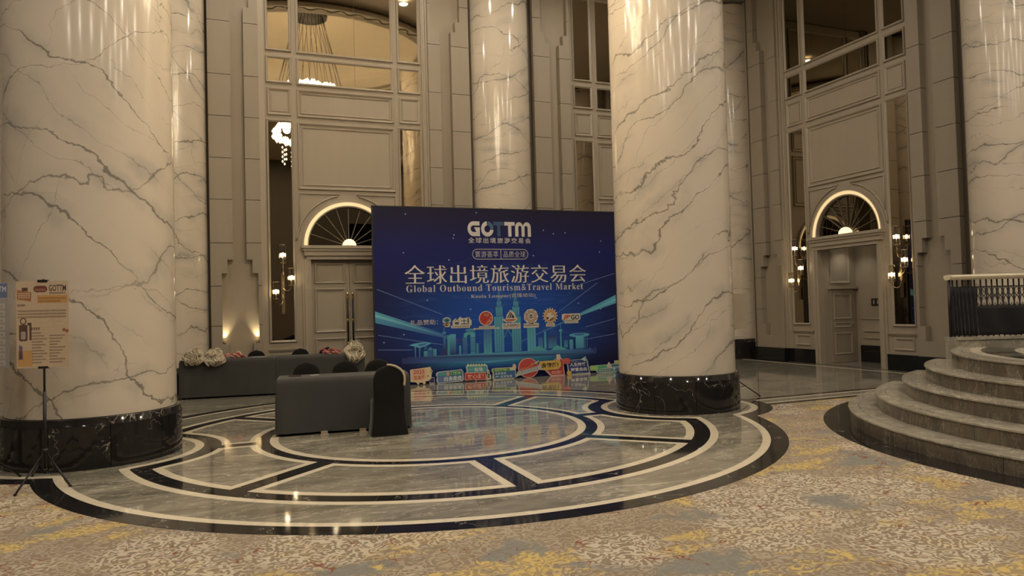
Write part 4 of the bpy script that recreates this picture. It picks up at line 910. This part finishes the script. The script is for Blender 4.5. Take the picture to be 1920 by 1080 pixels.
board(s, ell(0, .235, .262, .235, 40), m=plain('pink_edge_board', (.62, .42, .36), .6)); board(s, [(-.32, .06), (-.29, .165), (.33, .285), (.34, .18), (-.20, .075)], 'band_board', -.014, plain('pale_grey_board', (.45, .47, .47), .6)); board(s, [(.13, .33), (.27, .40), (.28, .37), (.17, .31)], 'plane_board', -.014)
ink(s, lambda m: (m.flat(ell(0, .235, .245, .22, 40), -.001, (.46, .06, .06)), m.flat([(-.23, .22), (-.02, .26), (.18, .35), (.16, .33), (0, .235), (-.2, .19)], -.0014, (.52, .16, .07)), m.flat(ell(.10, .31, .04, .04, 14), -.0018, (.55, .18, .10))))
gb = MB(); glyph_bars(gb, 0, 0, .56, .075, -.0155, 7, (.28, .33, .38), 21)
put('printed_strokes', gb.mesh('printed_strokes'), M_INK, s, Matrix.Translation((-.28, 0, .09)) @ Matrix.Rotation(-.19, 4, 'Y'))
s = sign('yellow over red cut-out sign with slanted black characters', 7.16, 15.77)
board(s, [(-.16, .14), (-.02, 0), (.36, .0), (.34, .36), (.28, .45), (.15, .42), (.07, .36), (-.1, .3)], 'red_board', 0, plain('pink_edge_board', (.62, .42, .36), .6)); board(s, [(-.34, .25), (-.28, .37), (.24, .37), (.27, .33), (.27, .22), (.19, .15), (-.24, .15), (-.34, .19)], 'yellow_board', -.014, plain('yellow_board', (.55, .38, .10), .6)); board(s, rrect(.16, .37, .26, .51, .01), 'luggage_tag', -.02)
ink(s, lambda m: (m.flat([(-.08, .12), (0, .02), (.34, .02), (.32, .35), (.27, .43), (.14, .40), (0, .3)], -.001, (.44, .055, .05)), m.flat([(-.31, .25), (-.26, .35), (.23, .35), (.25, .32), (.25, .23), (.18, .17), (-.22, .17), (-.31, .20)], -.0155, (.60, .40, .09))))
lettering(s, '去旅游!', (-.26, .205, .20, .325), (.03, .02, .015), -.0165, .035, shear=.1); lettering(s, '找我!', (-.0, .04, .27, .125), (.64, .36, .33), -.0025, .02, shear=.1)
s = sign('navy cut-out sign with two rows of white characters and a red badge', 7.88, 15.72)
board(s, [(-.29, .0), (-.31, .36), (.24, .37), (.26, .33), (.30, .03), (.33, .0)], m=plain('grey_edge_board', (.42, .43, .40), .6)); board(s, rrect(-.41, .27, -.22, .41, .05), 'red_badge', -.012, plain('red_badge', (.48, .09, .08), .6)); board(s, ell(-.27, .05, .062, .055, 18), 'yellow_coin', -.012, plain('yellow_coin', (.55, .38, .08), .6)); board(s, [(.07, .36), (.21, .43), (.20, .30), (.15, .33)], 'paper_plane', -.012, plain('pale_cyan_board', (.38, .55, .58), .6))
ink(s, lambda m: (m.flat([(-.26, .02), (-.285, .345), (.225, .355), (.275, .03)], -.001, (.022, .045, .19)), glyph_bars(m, -.18, .305, .0, .325, -.0014, 8, (.3, .32, .42), 16), glyph_bars(m, -.08, .02, .12, .045, -.0014, 8, (.35, .36, .38), 17)))
lettering(s, '人生所求', (-.235, .20, .20, .29), (.58, .58, .58), -.002, .03); lettering(s, '财富自由', (-.215, .08, .22, .17), (.58, .58, .58), -.002, .03)
s = sign('green cut-out sign with a teal banner across it, next to the big column', 8.50, 15.72)
board(s, [(-.30, .07), (-.31, .17), (-.28, .19), (.28, .20), (.30, .10), (.1, .06)], 'green_board', 0, plain('pale_green_board', (.42, .58, .22), .6)); board(s, [(-.14, .02), (-.15, .09), (-.10, .10), (.36, .12), (.40, .10), (.36, .03), (.30, .0), (-.08, .0)], 'teal_board', -.014, plain('pale_teal_board', (.45, .55, .50), .6)); board(s, [(.17, .12), (.18, .20), (.22, .26), (.27, .20), (.30, .12)], 'beige_board', -.014)
ink(s, lambda m: (m.flat(rrect(-.285, .085, -.09, .17, .02), -.001, (.22, .48, .08)), m.flat(rrect(-.09, .10, .16, .18, .02), -.001, (.08, .34, .22)), m.flat(rrect(-.12, .015, .34, .095, .03), -.015, (.05, .28, .30)), glyph_bars(m, -.07, .03, .29, .08, -.0165, 5, (.58, .38, .28), 18), glyph_bars(m, -.26, .11, -.11, .15, -.002, 4, (.5, .66, .3), 19)))
s = sign('blue and lime cut-out sign partly hidden behind the big column', 9.02, 15.78)
board(s, [(-.22, .0), (-.2, .20), (-.10, .21), (-.10, .28), (.12, .28), (.16, .2), (.16, 0)], m=plain('pale_blue_board', (.40, .47, .53), .6))
ink(s, lambda m: (m.flat(rrect(-.19, .02, .14, .19, .02), -.001, (.035, .15, .26)), m.flat(rrect(-.09, .185, .11, .27, .03), -.0014, (.42, .50, .12)), glyph_bars(m, -.16, .08, .10, .14, -.002, 4, (.5, .56, .6), 20)))

# ================================================================== TABLES
def draped_table(label, x, y, rz, length, depth, h, seed, group=None):
    """origin at the front-left floor corner; x along the front edge, y away"""
    t = thing('banquet_table', label, 'table', (x, y, 0), rz, group); rg = random.Random(seed)
    per = []; c = .02
    def seg(a, b, n): return [(a[0]+(b[0]-a[0])*i/n, a[1]+(b[1]-a[1])*i/n) for i in range(n)]
    nx, ny = 70, 26
    per = seg((0, 0), (length, 0), nx)+seg((length, 0), (length, depth), ny)+seg((length, depth), (0, depth), nx)+seg((0, depth), (0, 0), ny)
    n = len(per); rows = 12; cx, cy = length/2, depth/2; ph = [rg.uniform(0, 6.28) for _ in range(6)]
    m = MB(); vs_ = []
    for j in range(rows+1):
        q = j/rows; z = h-(h-.035)*q
        for i, (px, py) in enumerate(per):
            ox, oy = (px-cx)/(length/2), (py-cy)/(depth/2)
            nrm = Vector((ox if abs(ox) > .999 else 0, oy if abs(oy) > .999 else 0))
            if nrm.length: nrm.normalize()
            near = min(abs(px), abs(px-length))+min(abs(py), abs(py-depth))
            fold = (math.sin(px*5+ph[0])+.7*math.sin(px*11+py*7+ph[1])+.4*math.sin(px*19+ph[2]))*.010*q**1.4
            fold += (.012)*q*math.exp(-((near-.10)/.07)**2)-.010*q*math.exp(-((near-.26)/.08)**2)
            b = (.004 if j else -.012)+fold+.015*q
            vs_.append((px+nrm.x*b, py+nrm.y*b, z if j else h))
    fs = [(j*n+i, j*n+(i+1) % n, (j+1)*n+(i+1) % n, (j+1)*n+i) for j in range(rows) for i in range(n)]
    m.add(vs_, fs, None, True); m.f.append(tuple(range(n))); m.sm.append(False)
    m.build('tablecloth', M_LINEN, t)
    for lx in (.12, length-.12):
        for ly in (.08, depth-.08): MB().tube([(lx, ly, 0), (lx, ly, h-.03)], .016, 8).build('leg', plain('grey_table_leg', (.25, .25, .24), .4, .5, .8), t)
    return t
TH = .785
RT1, RT2 = -.128, -.135
draped_table('charcoal-draped table in the middle of the marble medallion', .545, 10.36, RT1, 1.83, .62, TH, 1)
u2 = Vector((math.cos(RT2), math.sin(RT2)))
draped_table('charcoal-draped table along the back with two cream bundles on it', -1.01, 15.92, RT2, 1.83, .60, TH, 2, 'tables along the back')
draped_table('charcoal-draped table along the back with one cream bundle at its end', -1.01+u2.x*1.84, 15.92+u2.y*1.84, RT2, 1.83, .60, TH, 5, 'tables along the back')
for k, (x, y) in enumerate(((1.165, 10.175), (1.685, 10.115))):
    MB().box(-.055, -.03, 0, .055, .05, .012).box(-.045, .02, 0, .045, .05, .05).build('floor_tape', plain('beige_tape', (.36, .30, .21) if k == 0 else (.5, .46, .38), .5), M=Matrix.Translation((x, y, 0)),
        label='tape scrap on the floor at the front table hem, '+('beige one' if k == 0 else 'whiter one by the chair'), cat='tape')

# ================================================================== CHAIRS IN STRETCH COVERS
def chair_meshes():
    def rr(wx, dy0, dy1, n=40, p=4.0):
        cy, hy = (dy0+dy1)/2, (dy1-dy0)/2; out = []
        for i in range(n):
            a = 2*math.pi*i/n; c, s_ = math.cos(a), math.sin(a)
            out.append((wx*math.copysign(abs(c)**(2/p), c), cy+hy*math.copysign(abs(s_)**(2/p), s_)))
        return out
    m = MB(); n = 40; vs_ = []   # skirt: faces +y, the back is at y = -.22
    lv = [(0.0, .252, -.27, .25), (.03, .25, -.268, .25), (.15, .232, -.245, .235), (.30, .222, -.235, .228), (.40, .218, -.23, .228), (.455, .215, -.225, .225), (.475, .205, -.215, .215), (.482, .15, -.16, .16)]
    for z, wx, a, b in lv:
        for (x, y) in rr(wx, a, b):
            zz = z+(.035*math.exp(-(x/.16)**4)*(1 if z < .02 else 0))
            vs_.append((x, y, zz))
    m.add(vs_, [(j*n+i, j*n+(i+1) % n, (j+1)*n+(i+1) % n, (j+1)*n+i) for j in range(len(lv)-1) for i in range(n)]+[tuple(range((len(lv)-1)*n, len(lv)*n))], None, True)
    sk = m.mesh('seat_cover')
    m = MB(); vs_ = []; lv = []
    for k in range(23):
        q = k/22; z = .004+.951*q
        if z < .45: hw_ = .252-.043*math.sin(z/.45*math.pi/2)
        elif z < .70: hw_ = .209+.004*(z-.45)/.25
        else:
            e = (z-.70)/.255; hw_ = .213*max(1-e**2.6, 0)**.5
        th = .030*max(1-max(q-.9, 0)*4, .4); lean = -.232-.05*max(z-.45, 0)-.022*max(1-z/.35, 0)
        lv.append((z, max(hw_, .004), lean-th, lean+th))
    for z, wx, a, b in lv: vs_ += [(x, y, z) for x, y in rr(wx, a, b, n, 3.0)]
    m.add(vs_, [(j*n+i, j*n+(i+1) % n, (j+1)*n+(i+1) % n, (j+1)*n+i) for j in range(len(lv)-1) for i in range(n)]+[tuple(range((len(lv)-1)*n, len(lv)*n))], None, True)
    return sk, m.mesh('back_cover')
SKIRT, BACK = chair_meshes()
FOOT = MB().tube([(0, 0, 0), (0, 0, .2)], .013, 8).mesh('chair_leg')
def chair(label, x, y, rz, group='black stretch-covered chairs', sc=1.0):
    t = thing('covered_chair', label, 'chair', (x, y, 0), rz, group); t.scale = (sc, sc, sc)
    put('seat_cover', SKIRT, M_SPAN, t); put('back_cover', BACK, M_SPAN, t)
    for lx in (-.20, .20):
        for ly in (-.22, .20): put('leg', FOOT, M_BLK, t, Matrix.Translation((lx, ly, 0)))
    return t
chair('black covered chair in front of the middle table, its back to us', 1.985, 9.915, RT1+.06)
chair('black covered chair tucked behind the middle table near its phone end', 1.03, 11.26, math.pi+RT1, sc=.975)
chair('black covered chair tucked behind the centre of the middle table', 1.62, 11.22, math.pi+RT1, sc=.975)
chair('black covered chair tucked behind the backdrop end of the middle table', 2.12, 11.16, math.pi+RT1, sc=.975)
chair('black covered chair behind the back table nearest the stepped niche', .46, 16.58, math.pi+RT2, sc=.935)
chair('black covered chair behind the back table below the wall sconce', 1.39, 16.52, math.pi+RT2, sc=.935)
chair('black covered chair behind the back table below the double door', 1.985, 16.48, math.pi+RT2, sc=.94)
# cream strap over the corner of the front chair
sp_ = [(-.03, -.285, .962), (.03, -.285, .955), (.09, -.287, .935), (.15, -.29, .895), (.185, -.292, .855), (.205, -.296, .80), (.208, -.30, .74), (.20, -.30, .69), (.205, -.30, .665)]
t = MB().tube(sp_, [.012, .014, .015, .016, .016, .015, .015, .016, .016], 8, flat=.5).build('lanyard_strap', plain('cream_strap', (.50, .42, .29), .8), M=Matrix.Translation((1.985, 9.915, 0)) @ Matrix.Rotation(RT1+.06, 4, 'Z'), label='cream strap draped over the top corner of the front chair', cat='strap')

# ================================================================== THINGS ON THE TABLES
M_YARN = plain('cream_lanyard_cord', (.58, .51, .385), .85); M_RED = plain('red_ribbon', (.48, .10, .09), .7); M_PINK = plain('pink_ribbon', (.66, .42, .36), .7)
def bundle(label, x, y, z0, z1, wid, seed, front):
    """a tangled bunch of cords slumped on the table edge and hanging over the front"""
    t = thing('lanyard_bundle', label, 'lanyards', (x, y, 0), RT2, 'cream lanyard bundles'); rg = random.Random(seed)
    cz, hz = (z0+z1)/2, (z1-z0)/2; core = MB(); vs_ = []; nu, nv = 28, 18
    ph = [rg.uniform(0, 6) for _ in range(5)]
    def shape(u, v, off=0.0):
        sx, sy, sz = math.sin(v)*math.cos(u), math.sin(v)*math.sin(u), math.cos(v)
        k = 1+.16*math.sin(2*u+ph[0]+3*sz)+.13*math.sin(5*v+ph[1]+u)+.08*math.sin(5*u+ph[2]+2*v)
        taper = 1-.22*max(-sz, 0)
        yy = sy*.13*k; yy += (-.09 if sz < .15 else 0)*min(1, (.15-sz)*2.2)
        return Vector((sx*(wid/2)*k*taper, yy, cz+sz*hz*(1+.05*math.sin(4*u+ph[3])))) + Vector((sx, sy, sz))*off
    for j in range(nv+1):
        for i in range(nu): vs_.append(shape(2*math.pi*i/nu, math.pi*j/nv, -.02))
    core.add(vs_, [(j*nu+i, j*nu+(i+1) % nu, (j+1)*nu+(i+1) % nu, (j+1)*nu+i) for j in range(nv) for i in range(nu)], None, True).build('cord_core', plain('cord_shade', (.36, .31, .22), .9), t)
    st_ = MB()
    for k in range(84):
        u, v = rg.uniform(0, 6.28), rg.uniform(.25, 1.2); du, dv = rg.uniform(-1.0, 1.0), rg.uniform(.6, 1.9); off = rg.uniform(-.015, .02); a = rg.uniform(0, 6)
        st_.tube([shape(u+du*q/9+.30*math.sin(q*.8+a), min(v+dv*q/9, 3.05), off) for q in range(10)], rg.uniform(.008, .017), 6, flat=.45)
    for k in range(5):      # loose loops sticking out
        u = rg.uniform(0, 6.28); b = shape(u, .5, 0)
        st_.tube([b+Vector((.05*math.cos(a_)*math.cos(u), .03*math.cos(a_), .04*math.sin(a_)+.01)) for a_ in [q*.5 for q in range(10)]], .007, 5)
    st_.build('cord_strands', M_YARN, t, kind='stuff'); return t
def on_front(s, d): return (-1.01+u2.x*s-u2.y*d*-1*0-u2.y*d, 15.92+u2.y*s+u2.x*d)
x, y = on_front(.27, .05); bundle('cream bundle of lanyard cords at the column end of the back table', x, y, .67, 1.02, .36, 11, 0)
x, y = on_front(.66, .05); bundle('cream bundle of lanyard cords second from the column, beside red ribbons', x, y, .65, .985, .37, 12, 0)
x, y = on_front(3.47, .05); bundle('cream bundle of lanyard cords hanging at the backdrop end of the back table', x, y, .585, 1.04, .34, 13, 0)
def ribbons(label, x, y, seed, wid):
    t = thing('ribbon_pile', label, 'ribbons', (x, y, TH), RT2, 'piles of red and pink ribbons'); rg = random.Random(seed)
    for k in range(18):
        a = rg.uniform(-wid/2, wid/2); ln = rg.uniform(.14, .26); an = rg.uniform(-.5, .6); z = .008+.004*k*rg.random(); h_ = rg.uniform(.02, .085)
        pts = [(a+math.cos(an)*ln*(q/6-.5), rg.uniform(-.02, .02)+math.sin(an)*ln*(q/6-.5)*.5, z+h_*math.sin(math.pi*min(1, q/6+.15))) for q in range(7)]
        MB().tube(pts, .013, 6, flat=.25).build('ribbon', M_RED if rg.random() < .5 else M_PINK, t)
    return t
x, y = on_front(1.02, .16); ribbons('low pile of red and pink ribbons next to two cream bundles', x, y, 3, .26)
x, y = on_front(2.98, .14); ribbons('low pile of red and pink ribbons next to the single cream bundle', x, y, 4, .28)
def sheet(name, label, cat, x, y, rz, w_, d, h, mat, z=TH):
    o = MB().prism(rrect(-w_/2, -d/2, w_/2, d/2, .008), 0, h).build(name, mat, M=Matrix.Translation((x, y, z+.002)) @ Matrix.Rotation(rz, 4, 'Z'), label=label, cat=cat); return o
x, y = on_front(1.50, .20); sheet('paper_sheet', 'pale grey sheet of paper lying on the back table', 'paper', x, y, .1, .28, .20, .004, plain('grey_paper', (.33, .33, .33), .7))
sheet('mobile_phone', 'dark phone lying flat on the middle table', 'phone', .83, 10.72, RT1, .17, .085, .009, plain('dark_phone', (.05, .03, .03), .2))
sheet('paper_note', 'small pale paper note on the middle table beside the phone', 'paper', 1.10, 10.70, .2, .13, .09, .002, plain('pale_note', (.42, .42, .42), .6))

# ================================================================== POSTER STANDS
M_PP = plain('beige_poster_paper', (.50, .385, .265), .6); M_PB = plain('blue_grey_poster_paper', (.30, .29, .29), .6); M_BACKP = plain('poster_back', (.42, .36, .26), .6)
def poster_stand(label, x, y, rz, z0, z1, wid, paper, feet, group='poster stands'):
    t = thing('poster_stand', label, 'poster stand', (x, y, 0), rz, group)
    MB().tube([(0, 0, .10), (0, 0, .95)], .016, 10).tube([(0, 0, .9), (0, 0, z1+.02)], .011, 8).build('pole', M_BLK, t)
    hub = MB().lathe([(.02, .30), (.034, .31), (.034, .35), (.02, .36)], 12).build('hub', M_BLK, t)
    MB().lathe([(.018, .10), (.026, .11), (.026, .14), (.018, .15)], 10).build('lower_collar', M_BLK, t)
    for fx, fy in feet:
        lg_ = MB().tube([(0, 0, .33), (fx, fy, .012)], .010, 8).tube([(0, 0, .13), (fx*.45, fy*.45, .19)], .005, 6).build('leg', M_BLK, t)
        MB().tube([(fx*.985, fy*.985, .016), (fx*1.02, fy*1.02, .006)], .014, 8).build('rubber_foot', M_BLK, lg_)
    bd_ = MB().box(-wid/2, -.030, z0, wid/2, -.022, z1).build('poster_board', paper, t)
    for z in (z0-.012, z1-.012): MB().box(-.045, -.036, z, .045, .012, z+.024).build('clip', M_BLK, t)
    return t, bd_
PSX, PSY = -1.83, 8.74
feet1 = [(-.10, -.50), (.31, -.29), (-.25, .40)]
ps, bd1 = poster_stand('beige event poster on a black tripod stand before the big column', PSX, PSY, -.10, 1.20, 2.10, .48, M_PP, feet1)
yy = -.0308; BR_, OR_, RD_ = (.10, .055, .04), (.50, .29, .10), (.28, .09, .045)
pm = MB(); bx = -.24
def PX(u): return bx+.48*u
def PZ(v): return 1.20+.90*v
def prect(m, u0, v0, u1, v1, col, d=0.0): m.flat([(PX(u0), PZ(v0)), (PX(u1), PZ(v0)), (PX(u1), PZ(v1)), (PX(u0), PZ(v1))], yy-d, col)
prect(pm, .40, .745, .98, .835, OR_); pm.flat(rrect(PX(.33), PZ(.87), PX(.59), PZ(.945), .03), yy, (.16, .05, .04))
pm.flat([(PX(.02), PZ(.79)), (PX(.28), PZ(.765)), (PX(.29), PZ(.87)), (PX(.02), PZ(.90))], yy, (.34, .14, .06)); prect(pm, .11, .885, .22, .925, BR_)
prect(pm, .02, .02, .30, .20, OR_); pm.flat(rrect(PX(.05), PZ(.31), PX(.21), PZ(.50), .02), yy, BR_); pm.flat(ell(PX(.13), PZ(.54), .03, .035, 16), yy, BR_); pm.flat(ell(PX(.13), PZ(.54), .02, .025, 16), yy-.0003, (.50, .385, .265)); pm.flat(rrect(PX(.085), PZ(.33), PX(.175), PZ(.42), .01), yy-.0003, (.35, .29, .27))
pm.flat([(PX(.245), PZ(.32)), (PX(.285), PZ(.32)), (PX(.285), PZ(.52)), (PX(.21), PZ(.52)), (PX(.21), PZ(.49)), (PX(.245), PZ(.49))], yy, BR_)
pm.flat([(PX(.04), PZ(.10)), (PX(.12), PZ(.10)), (PX(.11), PZ(.25)), (PX(.05), PZ(.27))], yy, (.15, .10, .18))
for q in (.905, .96): pm.flat(ell(PX(q), PZ(.43 if q < .95 else .415), .014, .018, 12), yy, RD_)
pm.build('printed_graphics', M_INK, bd1, kind='stuff')
tx = MB()
glyph_bars(tx, PX(.04), PZ(.80), PX(.27), PZ(.865), yy-.0006, 5, (.58, .48, .36), 30); glyph_bars(tx, PX(.36), PZ(.885), PX(.56), PZ(.91), yy-.0006, 5, (.5, .25, .18), 31)
glyph_bars(tx, PX(.63), PZ(.85), PX(.94), PZ(.868), yy, 9, BR_, 32); glyph_bars(tx, PX(.02), PZ(.71), PX(.17), PZ(.735), yy, 5, BR_, 33); glyph_bars(tx, PX(.28), PZ(.435), PX(.45), PZ(.465), yy, 4, BR_, 34)
for k, v in enumerate((.80, .765)): glyph_bars(tx, PX(.42), PZ(v-.012), PX(.95-.1*k), PZ(v+.012), yy-.0006, 18-4*k, (.30, .15, .05), 35+k)
for k, v in enumerate((.655, .62, .585)): glyph_bars(tx, PX(.03), PZ(v-.010), PX(.95), PZ(v+.010), yy, 30, (.20, .14, .09), 37+k)
for k, (a, b, v) in enumerate(((.38, .60, .545), (.74, .97, .545), (.48, .68, .475), (.76, .90, .50))): glyph_bars(tx, PX(a), PZ(v-.012), PX(b), PZ(v+.012), yy, 6, (.62, .52, .40), 41+k)
for k in range(11):
    v = .40-.034*k; glyph_bars(tx, PX(.29), PZ(v-.008), PX(.47+.14*((k*7) % 5)/5), PZ(v+.008), yy, 10, (.19, .13, .09), 50+k)
    if k: glyph_bars(tx, PX(.62), PZ(v-.008), PX(.78+.2*((k*3) % 4)/4), PZ(v+.008), yy, 10, (.19, .13, .09), 70+k)
tx.build('printed_text', M_INK, bd1)
lettering(bd1, 'GOTTM', (PX(.62), PZ(.88), PX(.95), PZ(.955)), (.08, .05, .045), yy-.0003, .015)
ps2, bd2 = poster_stand('grey poster with a blue header on a tripod stand at the left edge', -2.46, 9.02, -.10, 1.20, 2.10, .54, M_PB, [(.28, .22), (-.2, -.36), (-.36, .2)])
pm = MB(); bx2 = -.27
pm.flat([(bx2, 1.94), (bx2+.53, 1.94), (bx2+.53, 2.09), (bx2, 2.09)], yy, (.12, .16, .27))
for k in range(9):
    z = 1.88-k*.075; pm.flat([(bx2+.02, z-.055), (bx2+.51, z-.055), (bx2+.51, z), (bx2+.02, z)], yy, (.42, .38, .34)); glyph_bars(pm, bx2+.05, z-.04, bx2+.49, z-.025, yy-.0004, 20, (.16, .15, .15), 90+k)
pm.build('printed_text', M_INK, bd2); lettering(bd2, 'GOTTM', (.06, 2.0, .25, 2.06), (.5, .5, .52), yy-.0006, .02)
poster_stand('poster stand seen from behind, past the right side of the big column', 8.28, 10.42, 2.75, 1.19, 1.82, .56, M_BACKP, [(.30, .52), (-.42, .10), (.05, -.42)])
